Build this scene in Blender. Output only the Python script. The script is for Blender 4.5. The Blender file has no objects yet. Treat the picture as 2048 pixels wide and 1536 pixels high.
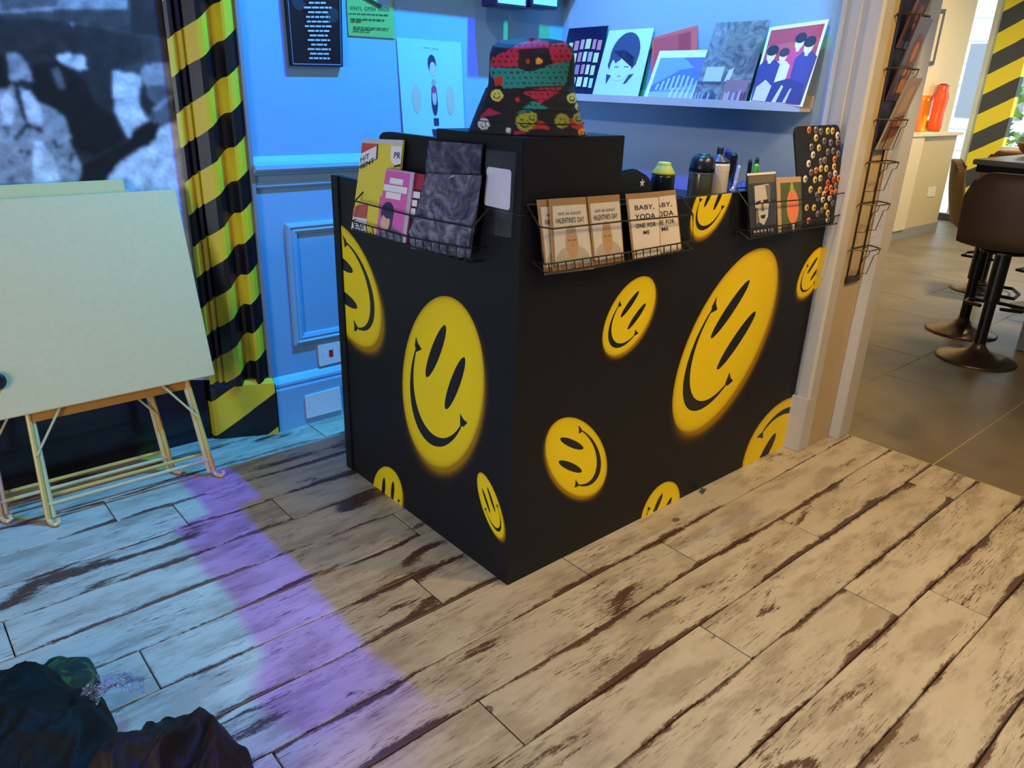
import bpy, bmesh, math, random
from mathutils import Vector, Matrix, noise
random.seed(7)
SC = bpy.context.scene
COL = SC.collection

# ------------------------------------------------------------------ camera
FPX = 1506.83
CAM = Vector((-1.23, -1.3799, 1.3774))
YAW, PITCH, ROLL = 0.8468, 0.3791, 0.0347
_f = Vector((math.cos(YAW)*math.cos(PITCH), math.sin(YAW)*math.cos(PITCH), -math.sin(PITCH)))
_r = Vector((math.sin(YAW), -math.cos(YAW), 0))
_u = _r.cross(_f)
R_ = math.cos(ROLL)*_r + math.sin(ROLL)*_u
U_ = -math.sin(ROLL)*_r + math.cos(ROLL)*_u
cd = bpy.data.cameras.new('camera'); cam = bpy.data.objects.new('camera', cd); COL.objects.link(cam)
cam.matrix_world = Matrix(((R_.x, U_.x, -_f.x, CAM.x), (R_.y, U_.y, -_f.y, CAM.y), (R_.z, U_.z, -_f.z, CAM.z), (0, 0, 0, 1)))
cd.sensor_fit = 'HORIZONTAL'; cd.sensor_width = 36; cd.lens = FPX/2048*36; cd.clip_start = .02
SC.camera = cam

# ------------------------------------------------------------------ world, lights, exposure
w = bpy.data.worlds.new('world'); SC.world = w; w.use_nodes = True
w.node_tree.nodes['Background'].inputs[0].default_value = (.86, .94, 1, 1)
w.node_tree.nodes['Background'].inputs[1].default_value = 4.5
SC.cycles.max_bounces = 7; SC.cycles.diffuse_bounces = 4; SC.cycles.glossy_bounces = 3; SC.cycles.transparent_max_bounces = 12
SC.cycles.caustics_reflective = False; SC.cycles.caustics_refractive = False
SC.view_settings.view_transform = 'Standard'; SC.view_settings.look = 'None'
SC.view_settings.exposure = 0.0; SC.view_settings.gamma = 1.0; SC.view_settings.use_curve_mapping = False

def light(name, kind, loc, color, power, size=.05, target=None, angle=150, blend=.3):
    d = bpy.data.lights.new(name, kind); d.color = color; d.energy = power
    if kind == 'AREA': d.size = size
    else: d.shadow_soft_size = size
    if kind == 'SPOT': d.spot_size = math.radians(angle); d.spot_blend = blend
    o = bpy.data.objects.new(name, d); COL.objects.link(o); o.location = loc
    if target is not None:
        o.rotation_euler = (Vector(target)-Vector(loc)).to_track_quat('-Z', 'Y').to_euler()
    return o
# the colour-changing fixture over the counter: a blue-violet and a green emitter side by side
light('stage_light_blue', 'SPOT', (.73, .37, 3.3), (.02, .02, 1.0), 700, .03, (-.5, .95, 0), 130, .8)
light('stage_light_green', 'SPOT', (1.10, .37, 3.3), (.0, .85, .30), 380, .03, (-.2, .95, 0), 130, .8)
# neutral fill light added from the left, set just inside an added window
wd = light('left_fill_light', 'AREA', (-3.44, -.7, 1.05), (1, .97, .93), 44, 1.3)
wd.rotation_euler = (0, math.radians(-90), 0)
# warm ceiling downlights, plus an added fill for the shelf wall
light('ceiling_light_counter', 'SPOT', (.5, -1.7, 2.68), (1, .68, .30), 60, .12, (.8, -.5, 0), 130, .8)
light('ceiling_light_door', 'SPOT', (1.2, -1.35, 2.68), (1, .64, .21), 165, .10, (1.7, -.95, 0), 110, .7)
light('ceiling_light_behind', 'SPOT', (-.5, -2.3, 2.68), (1, .93, .85), 112, .2, (-.2, -1.15, 0), 72, 1)
light('shelf_wall_fill', 'SPOT', (-1.0, -.2, 3.4), (1, .92, .84), 150, .1, (1.5, .75, 1.10), 42, .8)  # fill spot added to brighten the wall behind the counter
light('bar_light_near', 'SPOT', (3.6, -.4, 2.68), (1, .70, .36), 46, .12, (3.6, -.2, 0), 140, .8)
light('bar_light_far', 'SPOT', (5.9, .5, 2.68), (1, .78, .46), 300, .15, (6.7, 1.4, 0), 150, .8)

# ------------------------------------------------------------------ geometry helpers
def ray(px, py):
    return _f + (px-1024)/FPX*R_ - (py-768)/FPX*U_
class Plane:
    def __init__(s, o, n): s.o = Vector(o); s.n = Vector(n).normalized()
    def at(s, px, py, off=0):
        d = ray(px, py); o = s.o + s.n*off
        return CAM + d*((o-CAM).dot(s.n)/d.dot(s.n))
P_SIDE = Plane((0, 0, 0), (-1, 0, 0))
P_FRONT = Plane((0, 0, 0), (0, -1, 0))
YW = 1.40
P_WL = Plane((0, YW, 0), (0, -1, 0))
P_MUR = Plane((0, 1.51, 0), (0, -1, 0))
P_WR = Plane((1.465, YW, 0), (-1.31, -.092, 0))
P_FLOOR = Plane((0, 0, 0), (0, 0, 1))
P_REV = Plane((0, -.066, 0), (0, -1, 0))
def xp(v): return Plane((v, 0, 0), (-1, 0, 0))
def yp(v): return Plane((0, v, 0), (0, -1, 0))
def zp(v): return Plane((0, 0, v), (0, 0, 1))

def inpoly(x, y_, P):
    r = False
    for i in range(len(P)):
        (x0, y0), (x1, y1) = P[i-1], P[i]
        if (y0 > y_) != (y1 > y_) and x < (x1-x0)*(y_-y0)/(y1-y0)+x0: r = not r
    return r
ORG = {}
def tag(o, label=None, cat=None, group=None, kind=None):
    if label: o['label'] = label
    if cat: o['category'] = cat
    if group: o['group'] = group
    if kind: o['kind'] = kind
    return o
def thing(name, label, cat, loc, group=None, kind=None):
    o = bpy.data.objects.new(name, None); COL.objects.link(o); o.location = loc; o.empty_display_size = .05
    ORG[o] = Vector(loc)
    return tag(o, label, cat, group, kind)
def ob(name, V, F, mats, parent=None, mi=None, smooth=False, origin=None):
    V = [Vector(v) for v in V]
    if parent is not None: og = ORG[parent]
    elif origin is not None: og = Vector(origin)
    else:
        og = Vector(((min(v.x for v in V)+max(v.x for v in V))/2, (min(v.y for v in V)+max(v.y for v in V))/2, min(v.z for v in V)))
    me = bpy.data.meshes.new(name); me.from_pydata([v-og for v in V], [], F)
    if not isinstance(mats, (list, tuple)): mats = [mats]
    for m in mats: me.materials.append(m)
    if mi: me.polygons.foreach_set('material_index', mi)
    if smooth: me.polygons.foreach_set('use_smooth', [True]*len(me.polygons))
    me.validate(); me.update()
    o = bpy.data.objects.new(name, me); COL.objects.link(o)
    if parent is not None: o.parent = parent
    else: o.location = og
    ORG[o] = og
    return o
class MB:
    def __init__(s): s.V = []; s.F = []
    def add(s, V, F):
        b = len(s.V); s.V += [Vector(v) for v in V]; s.F += [tuple(i+b for i in f) for f in F]; return s
    def box(s, lo, hi):
        x0, y0, z0 = lo; x1, y1, z1 = hi
        return s.add([(x0,y0,z0),(x1,y0,z0),(x1,y1,z0),(x0,y1,z0),(x0,y0,z1),(x1,y0,z1),(x1,y1,z1),(x0,y1,z1)],
                     [(0,3,2,1),(4,5,6,7),(0,1,5,4),(1,2,6,5),(2,3,7,6),(3,0,4,7)])
    def slab(s, pts, n, t):                   # polygon with thickness t along -n (front face first)
        pts = [Vector(p) for p in pts]; k = len(pts); n = Vector(n)
        return s.add(pts + [p-n*t for p in pts], [tuple(range(k)), tuple(range(2*k-1, k-1, -1))] + [(i, k+i, k+(i+1) % k, (i+1) % k) for i in range(k)])
    def tube(s, pts, r, seg=6, closed=False):
        pts = [Vector(p) for p in pts]; n = len(pts); V = []; F = []
        for i, p in enumerate(pts):
            a = pts[i-1] if (i > 0 or closed) else p; b = pts[(i+1) % n] if (i < n-1 or closed) else p
            t = (b-a).normalized(); u = t.cross(Vector((0, 0, 1)))
            if u.length < .05: u = t.cross(Vector((1, 0, 0)))
            u.normalize(); v = t.cross(u)
            rr = r[i] if isinstance(r, (list, tuple)) else r
            V += [p + (u*math.cos(2*math.pi*k/seg) + v*math.sin(2*math.pi*k/seg))*rr for k in range(seg)]
        for i in range(n if closed else n-1):
            j = (i+1) % n
            F += [(i*seg+k, i*seg+(k+1) % seg, j*seg+(k+1) % seg, j*seg+k) for k in range(seg)]
        if not closed: F += [tuple(range(seg-1, -1, -1)), tuple((n-1)*seg+k for k in range(seg))]
        return s.add(V, F)
    def lathe(s, prof, c, seg=32):            # prof [(r,z)...], revolved about vertical axis at c
        V = []; F = []; c = Vector(c)
        for r, z in prof: V += [c + Vector((r*math.cos(2*math.pi*k/seg), r*math.sin(2*math.pi*k/seg), z)) for k in range(seg)]
        for i in range(len(prof)-1): F += [(i*seg+k, i*seg+(k+1) % seg, (i+1)*seg+(k+1) % seg, (i+1)*seg+k) for k in range(seg)]
        if prof[0][0] > 0: F.append(tuple(range(seg-1, -1, -1)))
        if prof[-1][0] > 0: F.append(tuple((len(prof)-1)*seg+k for k in range(seg)))
        return s.add(V, F)
    def build(s, name, mat, parent=None, smooth=False, bevel=0, origin=None):
        o = ob(name, s.V, s.F, mat, parent, smooth=smooth, origin=origin)
        if bevel:
            bm = bmesh.new(); bm.from_mesh(o.data)
            bmesh.ops.bevel(bm, geom=list(bm.edges), offset=bevel, segments=2, affect='EDGES', clamp_overlap=True)
            bm.to_mesh(o.data); bm.free()
        return o

# ------------------------------------------------------------------ materials
_mc = {}
def srgb(r, g, b):
    return tuple(((c/255)/12.92 if c/255 <= .04045 else ((c/255+.055)/1.055)**2.4) for c in (r, g, b))
def _new(name):
    m = bpy.data.materials.new(name); m.use_nodes = True
    return m, m.node_tree.nodes, m.node_tree.links, m.node_tree.nodes['Principled BSDF']
def flat(rgb, rough=.55, metal=0, spec=.5, name=None, bump=0, bscale=60, coat=0):
    key = ('flat', tuple(round(c, 4) for c in rgb), rough, metal, spec, bump, bscale, coat)
    if key in _mc: return _mc[key]
    m, N, L, B = _new(name or 'surface')
    tc = N.new('ShaderNodeTexCoord'); nz = N.new('ShaderNodeTexNoise'); nz.inputs['Scale'].default_value = bscale
    nz.inputs['Detail'].default_value = 3
    L.new(tc.outputs['Object'], nz.inputs['Vector'])
    mx = N.new('ShaderNodeMix'); mx.data_type = 'RGBA'
    mx.inputs['A'].default_value = (*[c*.93 for c in rgb], 1); mx.inputs['B'].default_value = (*[min(1, c*1.06) for c in rgb], 1)
    L.new(nz.outputs['Fac'], mx.inputs['Factor']); L.new(mx.outputs['Result'], B.inputs['Base Color'])
    B.inputs['Roughness'].default_value = rough; B.inputs['Metallic'].default_value = metal; B.inputs['Specular IOR Level'].default_value = spec
    B.inputs['Coat Weight'].default_value = coat; B.inputs['Coat Roughness'].default_value = .08
    if bump:
        bp = N.new('ShaderNodeBump'); bp.inputs['Strength'].default_value = bump; bp.inputs['Distance'].default_value = .004
        L.new(nz.outputs['Fac'], bp.inputs['Height']); L.new(bp.outputs['Normal'], B.inputs['Normal'])
    _mc[key] = m
    return m
def S(r, g, b, **k): return flat(srgb(r, g, b), **k)

def plank_material():
    m, N, L, B = _new('whitewashed_plank')
    tc = N.new('ShaderNodeTexCoord'); oi = N.new('ShaderNodeObjectInfo')
    off = N.new('ShaderNodeVectorMath'); off.operation = 'MULTIPLY_ADD'
    cmb = N.new('ShaderNodeCombineXYZ')
    for i in range(3): L.new(oi.outputs['Random'], cmb.inputs[i])
    L.new(cmb.outputs[0], off.inputs[0]); off.inputs[1].default_value = (37, 91, 53); L.new(tc.outputs['Object'], off.inputs[2])
    def mapped(sc):
        mp = N.new('ShaderNodeMapping'); mp.inputs['Scale'].default_value = sc; L.new(off.outputs[0], mp.inputs['Vector']); return mp
    def nz(sc, detail=6, dist=0, rough=.6):
        n = N.new('ShaderNodeTexNoise'); n.inputs['Scale'].default_value = 1; n.inputs['Detail'].default_value = detail
        n.inputs['Distortion'].default_value = dist; n.inputs['Roughness'].default_value = rough
        L.new(mapped(sc).outputs[0], n.inputs['Vector']); return n.outputs['Fac']
    def ramp(src, a, b):
        r = N.new('ShaderNodeMapRange'); r.inputs['From Min'].default_value = a; r.inputs['From Max'].default_value = b
        L.new(src, r.inputs['Value']); return r.outputs['Result']
    def math_(op, a, b):
        n = N.new('ShaderNodeMath'); n.operation = op
        for i, x in enumerate((a, b)):
            if isinstance(x, (int, float)): n.inputs[i].default_value = x
            else: L.new(x, n.inputs[i])
        return n.outputs[0]
    def mix(f, a, b):
        x = N.new('ShaderNodeMix'); x.data_type = 'RGBA'; L.new(f, x.inputs['Factor'])
        for k, c in (('A', a), ('B', b)):
            if isinstance(c, tuple): x.inputs[k].default_value = (*c, 1)
            else: L.new(c, x.inputs[k])
        return x.outputs['Result']
    paint = mix(nz((2.2, 9, 1), 5), srgb(156, 143, 122), srgb(206, 196, 178))
    cloud = ramp(nz((5, 16, 1), 7), .47, .60)
    paint = mix(math_('MULTIPLY', cloud, .45), paint, srgb(124, 106, 86))
    brown = mix(nz((3, 40, 1), 4), srgb(58, 38, 30), srgb(98, 68, 56))
    # fine cracks along the grain
    crack = ramp(nz((17, 250, 1), 6, .5, .72), .555, .60)
    gate = ramp(nz((2.8, 12, 1), 4), .44, .60)
    crack = math_('MULTIPLY', crack, gate)
    line = ramp(nz((2.2, 70, 1), 3, .4), .70, .715)
    # big worn patches with ragged edges
    worn = ramp(math_('ADD', nz((2.0, 9, 1), 2, .8), math_('MULTIPLY', nz((30, 210, 1), 6, 0, .85), .42)), .84, .865)
    # wear along the long edges
    sep = N.new('ShaderNodeSeparateXYZ'); L.new(tc.outputs['Generated'], sep.inputs[0])
    e = math_('MINIMUM', sep.outputs[1], math_('SUBTRACT', 1, sep.outputs[1]))
    wob = math_('MULTIPLY', math_('SUBTRACT', nz((2.6, .3, 1), 4, 0, .55), .49), .62)
    rag = math_('MULTIPLY', math_('SUBTRACT', nz((34, 210, 1), 6, 0, .85), .5), .30)
    edge = ramp(math_('SUBTRACT', math_('ADD', wob, rag), e), -.03, .0)
    # knots
    vo = N.new('ShaderNodeTexVoronoi'); vo.inputs['Scale'].default_value = 1; L.new(mapped((2.1, 3.1, 1)).outputs[0], vo.inputs['Vector'])
    ring = math_('ABSOLUTE', math_('SUBTRACT', vo.outputs['Distance'], .034), 0)
    kn = math_('MULTIPLY', ramp(ring, .014, .006), .8)
    tot = math_('MAXIMUM', math_('MAXIMUM', crack, worn), math_('MAXIMUM', edge, math_('MAXIMUM', math_('MULTIPLY', line, gate), kn)))
    col = mix(tot, paint, brown)
    L.new(col, B.inputs['Base Color'])
    ro = N.new('ShaderNodeMapRange'); L.new(tot, ro.inputs['Value']); ro.inputs['To Min'].default_value = .42; ro.inputs['To Max'].default_value = .36
    L.new(ro.outputs['Result'], B.inputs['Roughness']); B.inputs['Specular IOR Level'].default_value = .45
    bp = N.new('ShaderNodeBump'); bp.inputs['Strength'].default_value = .25; bp.inputs['Distance'].default_value = -.002
    L.new(tot, bp.inputs['Height']); L.new(bp.outputs['Normal'], B.inputs['Normal'])
    return m
def slate_material():
    m, N, L, B = _new('slate_tile')
    g = N.new('ShaderNodeNewGeometry'); n = N.new('ShaderNodeTexNoise'); n.inputs['Scale'].default_value = 2.2; n.inputs['Detail'].default_value = 8; n.inputs['Distortion'].default_value = .8
    L.new(g.outputs['Position'], n.inputs['Vector'])
    r = N.new('ShaderNodeValToRGB'); r.color_ramp.elements[0].position = .3; r.color_ramp.elements[1].position = .75
    r.color_ramp.elements[0].color = (*srgb(94, 84, 68), 1); r.color_ramp.elements[1].color = (*srgb(136, 122, 98), 1)
    L.new(n.outputs['Fac'], r.inputs[0]); L.new(r.outputs[0], B.inputs['Base Color']); B.inputs['Roughness'].default_value = .38
    bp = N.new('ShaderNodeBump'); bp.inputs['Strength'].default_value = .25; bp.inputs['Distance'].default_value = .006
    L.new(n.outputs['Fac'], bp.inputs['Height']); L.new(bp.outputs['Normal'], B.inputs['Normal'])
    return m
def stripe_material(name, axis, slope, period, phase, c1, c2, duty=.5, rough=.4):
    # diagonal painted hazard stripes: frac((z - slope*s)/period)
    m, N, L, B = _new(name)
    g = N.new('ShaderNodeNewGeometry'); sp = N.new('ShaderNodeSeparateXYZ'); L.new(g.outputs['Position'], sp.inputs[0])
    a = N.new('ShaderNodeMath'); a.operation = 'MULTIPLY_ADD'; L.new(sp.outputs[axis], a.inputs[0]); a.inputs[1].default_value = -slope; L.new(sp.outputs[2], a.inputs[2])
    nz = N.new('ShaderNodeTexNoise'); nz.inputs['Scale'].default_value = 9; L.new(g.outputs['Position'], nz.inputs['Vector'])
    w_ = N.new('ShaderNodeMath'); w_.operation = 'MULTIPLY_ADD'; L.new(nz.outputs['Fac'], w_.inputs[0]); w_.inputs[1].default_value = .012; L.new(a.outputs[0], w_.inputs[2])
    b = N.new('ShaderNodeMath'); b.operation = 'MULTIPLY_ADD'; L.new(w_.outputs[0], b.inputs[0]); b.inputs[1].default_value = 1/period; b.inputs[2].default_value = phase
    fr = N.new('ShaderNodeMath'); fr.operation = 'FRACT'; L.new(b.outputs[0], fr.inputs[0])
    gt = N.new('ShaderNodeMath'); gt.operation = 'GREATER_THAN'; L.new(fr.outputs[0], gt.inputs[0]); gt.inputs[1].default_value = duty
    mx = N.new('ShaderNodeMix'); mx.data_type = 'RGBA'; L.new(gt.outputs[0], mx.inputs['Factor'])
    mx.inputs['A'].default_value = (*c1, 1); mx.inputs['B'].default_value = (*c2, 1)
    L.new(mx.outputs['Result'], B.inputs['Base Color']); B.inputs['Roughness'].default_value = rough
    return m
def clear_material(name, tint=(1, 1, 1), gloss=.12, rough=.08, bump=0, bscale=30, fac=None):
    m = bpy.data.materials.new(name); m.use_nodes = True; N = m.node_tree.nodes; L = m.node_tree.links
    N.remove(N['Principled BSDF']); out = N['Material Output']
    t = N.new('ShaderNodeBsdfTransparent'); t.inputs[0].default_value = (*tint, 1)
    g = N.new('ShaderNodeBsdfGlossy'); g.inputs['Roughness'].default_value = rough; g.inputs['Color'].default_value = (.9, .9, .95, 1)
    mx = N.new('ShaderNodeMixShader'); mx.inputs[0].default_value = max(.03, gloss+.03); L.new(t.outputs[0], mx.inputs[1]); L.new(g.outputs[0], mx.inputs[2])
    if bump:
        tc = N.new('ShaderNodeTexCoord'); nz = N.new('ShaderNodeTexNoise'); nz.inputs['Scale'].default_value = bscale; nz.inputs['Detail'].default_value = 3; nz.inputs['Distortion'].default_value = 1.2
        L.new(tc.outputs['Object'], nz.inputs['Vector'])
        bp = N.new('ShaderNodeBump'); bp.inputs['Strength'].default_value = bump; bp.inputs['Distance'].default_value = .02
        L.new(nz.outputs['Fac'], bp.inputs['Height']); L.new(bp.outputs['Normal'], g.inputs['Normal'])
    L.new(mx.outputs[0], out.inputs[0])
    return m
def attr_material(name, rough=.6, spec=.5):
    m, N, L, B = _new(name)
    a = N.new('ShaderNodeAttribute'); a.attribute_name = 'paint'; L.new(a.outputs['Color'], B.inputs['Base Color'])
    tc = N.new('ShaderNodeTexCoord'); nz = N.new('ShaderNodeTexNoise'); nz.inputs['Scale'].default_value = 400; L.new(tc.outputs['Object'], nz.inputs['Vector'])
    bp = N.new('ShaderNodeBump'); bp.inputs['Strength'].default_value = .08; bp.inputs['Distance'].default_value = .001
    L.new(nz.outputs['Fac'], bp.inputs['Height']); L.new(bp.outputs['Normal'], B.inputs['Normal'])
    B.inputs['Roughness'].default_value = rough; B.inputs['Specular IOR Level'].default_value = spec
    return m
M = dict(
    wall=S(118, 161, 197, rough=.6, bump=.05, bscale=120, name='wall_paint'),
    wall_cream=S(226, 208, 168, rough=.6, bump=.05, name='cream_wall_paint'),
    trim_blue=S(124, 165, 199, rough=.36, name='blue_grey_gloss_paint'),
    trim=S(184, 180, 176, rough=.38, name='gloss_trim_paint'),
    ceiling=S(200, 198, 194, rough=.8, name='ceiling_paint'),
    black=S(24, 23, 27, rough=.5, spec=.22, name='matt_black_paint'),
    blackw=S(20, 20, 22, rough=.35, name='black_wire'),
    bwire=S(56, 40, 24, rough=.35, metal=.6, name='bronze_wire'),
    plank=plank_material(), slate=slate_material(),
    sub=S(40, 28, 20, rough=.9, name='dark_joint'), grout=S(176, 154, 112, rough=.9, name='tile_grout'),
    gap=S(14, 12, 14, rough=.8, name='deep_black'),
)

# ------------------------------------------------------------------ printing
_txt = {}
def text_mesh(s):
    if s in _txt: return _txt[s]
    cu = bpy.data.curves.new('tmp', 'FONT'); cu.body = s; cu.resolution_u = 3; cu.offset = .022; cu.space_word = 1.6; cu.space_character = 1.06
    o = bpy.data.objects.new('tmp', cu); COL.objects.link(o)
    dg = bpy.context.evaluated_depsgraph_get(); me = bpy.data.meshes.new_from_object(o.evaluated_get(dg))
    V = [(v.co.x, v.co.y) for v in me.vertices]; F = [tuple(p.vertices) for p in me.polygons]
    bpy.data.objects.remove(o); bpy.data.curves.remove(cu); bpy.data.meshes.remove(me)
    _txt[s] = (V, F); return _txt[s]
class Print:
    """flat artwork on a surface: fn(u, v, lift) -> world point"""
    def __init__(s, fn, step=.00012, base=.0004): s.fn = fn; s.V = []; s.F = []; s.mi = []; s.m = []; s.lift = base; s.step = step
    def _m(s, mat):
        if mat not in s.m: s.m.append(mat)
        return s.m.index(mat)
    def raw(s, V, F, mat, up=True):
        b = len(s.V); s.V += [s.fn(u, v, s.lift) for u, v in V]; s.F += [tuple(i+b for i in f) for f in F]; s.mi += [s._m(mat)]*len(F)
        if up: s.lift += s.step
    def poly(s, pts, mat): s.raw(pts, [tuple(range(len(pts)))], mat)
    def rect(s, u0, v0, u1, v1, mat): s.poly([(u0, v0), (u1, v0), (u1, v1), (u0, v1)], mat)
    def ell(s, cx, cy, rx, ry, mat, n=24, a0=0, a1=360):
        s.poly([(cx+rx*math.cos(math.radians(a0+(a1-a0)*k/n)), cy+ry*math.sin(math.radians(a0+(a1-a0)*k/n))) for k in range(n if a1-a0 >= 360 else n+1)], mat)
    def text(s, t, cx, cy, h, wd, mat, shear=0, rot=0):
        V, F = text_mesh(t); xs = [v[0] for v in V]; ys = [v[1] for v in V]
        x0, x1, y0, y1 = min(xs), max(xs), min(ys), max(ys); c, sn = math.cos(rot), math.sin(rot)
        P = []
        for x, y in V:
            a = ((x-x0)/(x1-x0)-.5)*wd; b = ((y-y0)/(y1-y0)-.5)*h; a += shear*b
            P.append((cx+a*c-b*sn, cy+a*sn+b*c))
        s.raw(P, F, mat)
    def build(s, parent, name='print'):
        return ob(name, s.V, s.F, s.m, parent, mi=s.mi)
def bil(q, n):                                  # q: TL,TR,BR,BL world points; u right, v up
    TL, TR, BR, BL = q
    return lambda u, v, l: (BL*(1-u)+BR*u)*(1-v) + (TL*(1-u)+TR*u)*v + n*l
def qn(q):
    n = (q[1]-q[0]).cross(q[3]-q[0]).normalized()
    return n if n.dot(CAM-q[0]) > 0 else -n
def sheet(name, label, cat, pxs, plane, dt, db, mat, thick=.002, group=None, corner=0, parent=None, bulge=0):
    """flat card/poster from its photographed corners (TL,TR,BR,BL); dt/db: how far its top/bottom stands off the plane"""
    q = [plane.at(*pxs[0], dt), plane.at(*pxs[1], dt), plane.at(*pxs[2], db), plane.at(*pxs[3], db)]
    q[2] = Plane(q[0], (q[1]-q[0]).cross(q[3]-q[0])).at(*pxs[2])
    n = qn(q); f = bil(q, n)
    if corner:
        pts = []
        asp = (q[1]-q[0]).length/(q[3]-q[0]).length
        cu, cv = corner, corner*asp
        for cx, cy, a in ((1-cu, 1-cv, 0), (cu, 1-cv, 90), (cu, cv, 180), (1-cu, cv, 270)):
            for k in range(6):
                t = math.radians(a+18*k); pts.append((cx+cu*math.cos(t), cy+cv*math.sin(t)))
    elif bulge:
        pts = [(u/8, 0) for u in range(9)] + [(1-u/8, 1) for u in range(9)]
    else: pts = [(0, 0), (1, 0), (1, 1), (0, 1)]
    if bulge:
        V = []; F = []; nu, nv = 9, 13
        fb = lambda u, v, l: f(u, v, l) + n*(bulge*math.sin(math.pi*v))
        for side in (0, 1):
            for j in range(nv):
                for i in range(nu): V.append(fb(i/(nu-1), j/(nv-1), -thick*side))
        for side in (0, 1):
            for j in range(nv-1):
                for i in range(nu-1):
                    a = side*nu*nv+j*nu+i; F.append((a, a+1, a+nu+1, a+nu))
        o = ob(name, V, F, mat, parent, smooth=True); g = fb
    else:
        o = MB().slab([f(u, v, 0) for u, v in pts], n, thick).build(name, mat, parent); g = f
    if parent is None: tag(o, label, cat, group)
    return o, g

# ================================================================== SETTING
# ---- plank floor
fl = MB().box((-3.5, -4, -.06), (1.868, 1.56, -.012)).build('floor', M['sub']); tag(fl, kind='structure')
PW, PL, Y0 = .169, 1.335, -.126
SEAM = {0: .229, 1: -.198, 5: -.331, 6: -.612, 7: -.788, 8: .055, 4: -1.16, -1: .547, -2: -.344, -3: .304, -4: .787, -5: .989, 2: .42, 3: -.05, -6: .12, -7: -.3, -8: .7}
_pm = {}
def plank(x0, x1, y0, y1):
    k = (round(x1-x0, 4), round(y1-y0, 4))
    if k not in _pm:
        g = .0016; a, b = k; me = MB().box((g, g, -.012), (a-g, b-g, 0))
        o = me.build('plank', M['plank'], fl, origin=None); m = o.data
        for v in m.vertices: v.co += ORG[fl]
        o.location = Vector((x0, y0, 0)) - ORG[fl]; _pm[k] = m
        bm = bmesh.new(); bm.from_mesh(m); bmesh.ops.bevel(bm, geom=[e for e in bm.edges if all(v.co.z > -.001 for v in e.verts)], offset=.0022, segments=1, affect='EDGES'); bm.to_mesh(m); bm.free()
        return
    o = bpy.data.objects.new('plank', _pm[k]); COL.objects.link(o); o.parent = fl; o.location = Vector((x0, y0, 0)) - ORG[fl]
for r in range(-23, 10):
    y0 = Y0 + r*PW; y1 = y0+PW
    if y0 < -4: continue
    y1 = min(y1, 1.56)
    s = SEAM.get(r, random.uniform(-.6, .7)); x = s - 4*PL
    while x < 1.868:
        a, b = max(x, -3.5), min(x+PL, 1.868)
        if b-a > .02: plank(a, b, y0, y1)
        x += PL
# ---- tiled floor of the bar beyond the doorway
ft = MB().box((1.868, -4, -.06), (9.2, 3.6, -.0015)).build('floor', M['grout']); tag(ft, kind='structure')
TW, TL_ = .60, .90
tm = None; yi = 0
y = -.466 - 6*TW
while y < 3.4:
    x = 1.87 - (yi % 2)*TL_/2; yi += 1
    while x < 9.2:
        a, b = max(x, 1.87), min(x+TL_, 9.2)
        if b-a > .05:
            full = abs(b-a-TL_) < 1e-6
            if full and tm is not None:
                o = bpy.data.objects.new('tile', tm); COL.objects.link(o); o.parent = ft; o.location = Vector((a, y, 0))-ORG[ft]
            else:
                o = MB().box((a+.003, y+.003, -.008), (b-.003, y+TW-.003, 0)).build('tile', M['slate'], ft)
                if full:
                    for v in o.data.vertices: v.co += ORG[ft]-Vector((a, y, 0))
                    o.location = Vector((a, y, 0))-ORG[ft]; tm = o.data
        x += TL_
    y += TW

# ---- walls and ceiling
HC = 3.5
st = lambda o: tag(o, kind='structure')
st(MB().box((-3.6, -4.1, HC), (9.3, 3.7, HC+.05)).build('ceiling', M['ceiling']))
wl = st(MB().box((-.082, YW, 0), (1.60, YW+.16, HC)).build('wall_left', M['wall']))
st(MB().box((-3.5, 1.512, 0), (-.082, 1.62, HC)).build('wall_back', S(150, 150, 156, rough=.5)))
wf = MB()
for lo, hi in (((-3.62, -4, 0), (-3.5, -1.4, HC)), ((-3.62, .0, 0), (-3.5, 1.6, HC)), ((-3.62, -1.4, 0), (-3.5, .0, .45)), ((-3.62, -1.4, 1.8), (-3.5, .0, HC))): wf.box(lo, hi)
st(wf.build('wall_far_left', M['wall']))
w2 = thing('fill_window', None, None, (-3.55, -.7, .45), kind='structure')  # unseen window, added to house the left fill light
for lo, hi in (((-3.60, -1.4, .45), (-3.52, -1.34, 1.8)), ((-3.60, -.06, .45), (-3.52, .0, 1.8)), ((-3.60, -1.34, .45), (-3.52, -.06, .51)), ((-3.60, -1.34, 1.74), (-3.52, -.06, 1.8))): MB().box(lo, hi).build('frame', M['trim'], w2)
MB().box((-3.562, -1.34, .51), (-3.556, -.06, 1.74)).build('pane', clear_material('fill_window_glass', (.96, .98, 1), .02, .02), w2)
st(MB().box((-3.6, -4.12, 0), (1.9, -4, HC)).build('wall_behind', M['wall']))
a_, b_ = Vector((1.465, YW, 0)), Vector((1.557, .09, 0))
wr = MB(); wr.add([a_, b_, (1.868, .09, 0), (1.868, 3.6, 0), (1.70, 3.6, 0), (1.70, YW, 0)] + [Vector(v)+Vector((0, 0, HC)) for v in (a_, b_, (1.868, .09, 0), (1.868, 3.6, 0), (1.70, 3.6, 0), (1.70, YW, 0))],
       [(5, 4, 3, 2, 1, 0), (6, 7, 8, 9, 10, 11)] + [(i, (i+1) % 6, 6+(i+1) % 6, 6+i) for i in range(6)])
st(wr.build('wall_right', S(142, 164, 190, rough=.6, bump=.05, bscale=120)))
st(MB().box((1.557, -4, 0), (1.868, -1.42, HC)).build('wall_right', M['wall']))
st(MB().box((1.557, -1.42, 2.12), (1.868, .09, HC)).build('wall_right', M['wall']))
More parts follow.
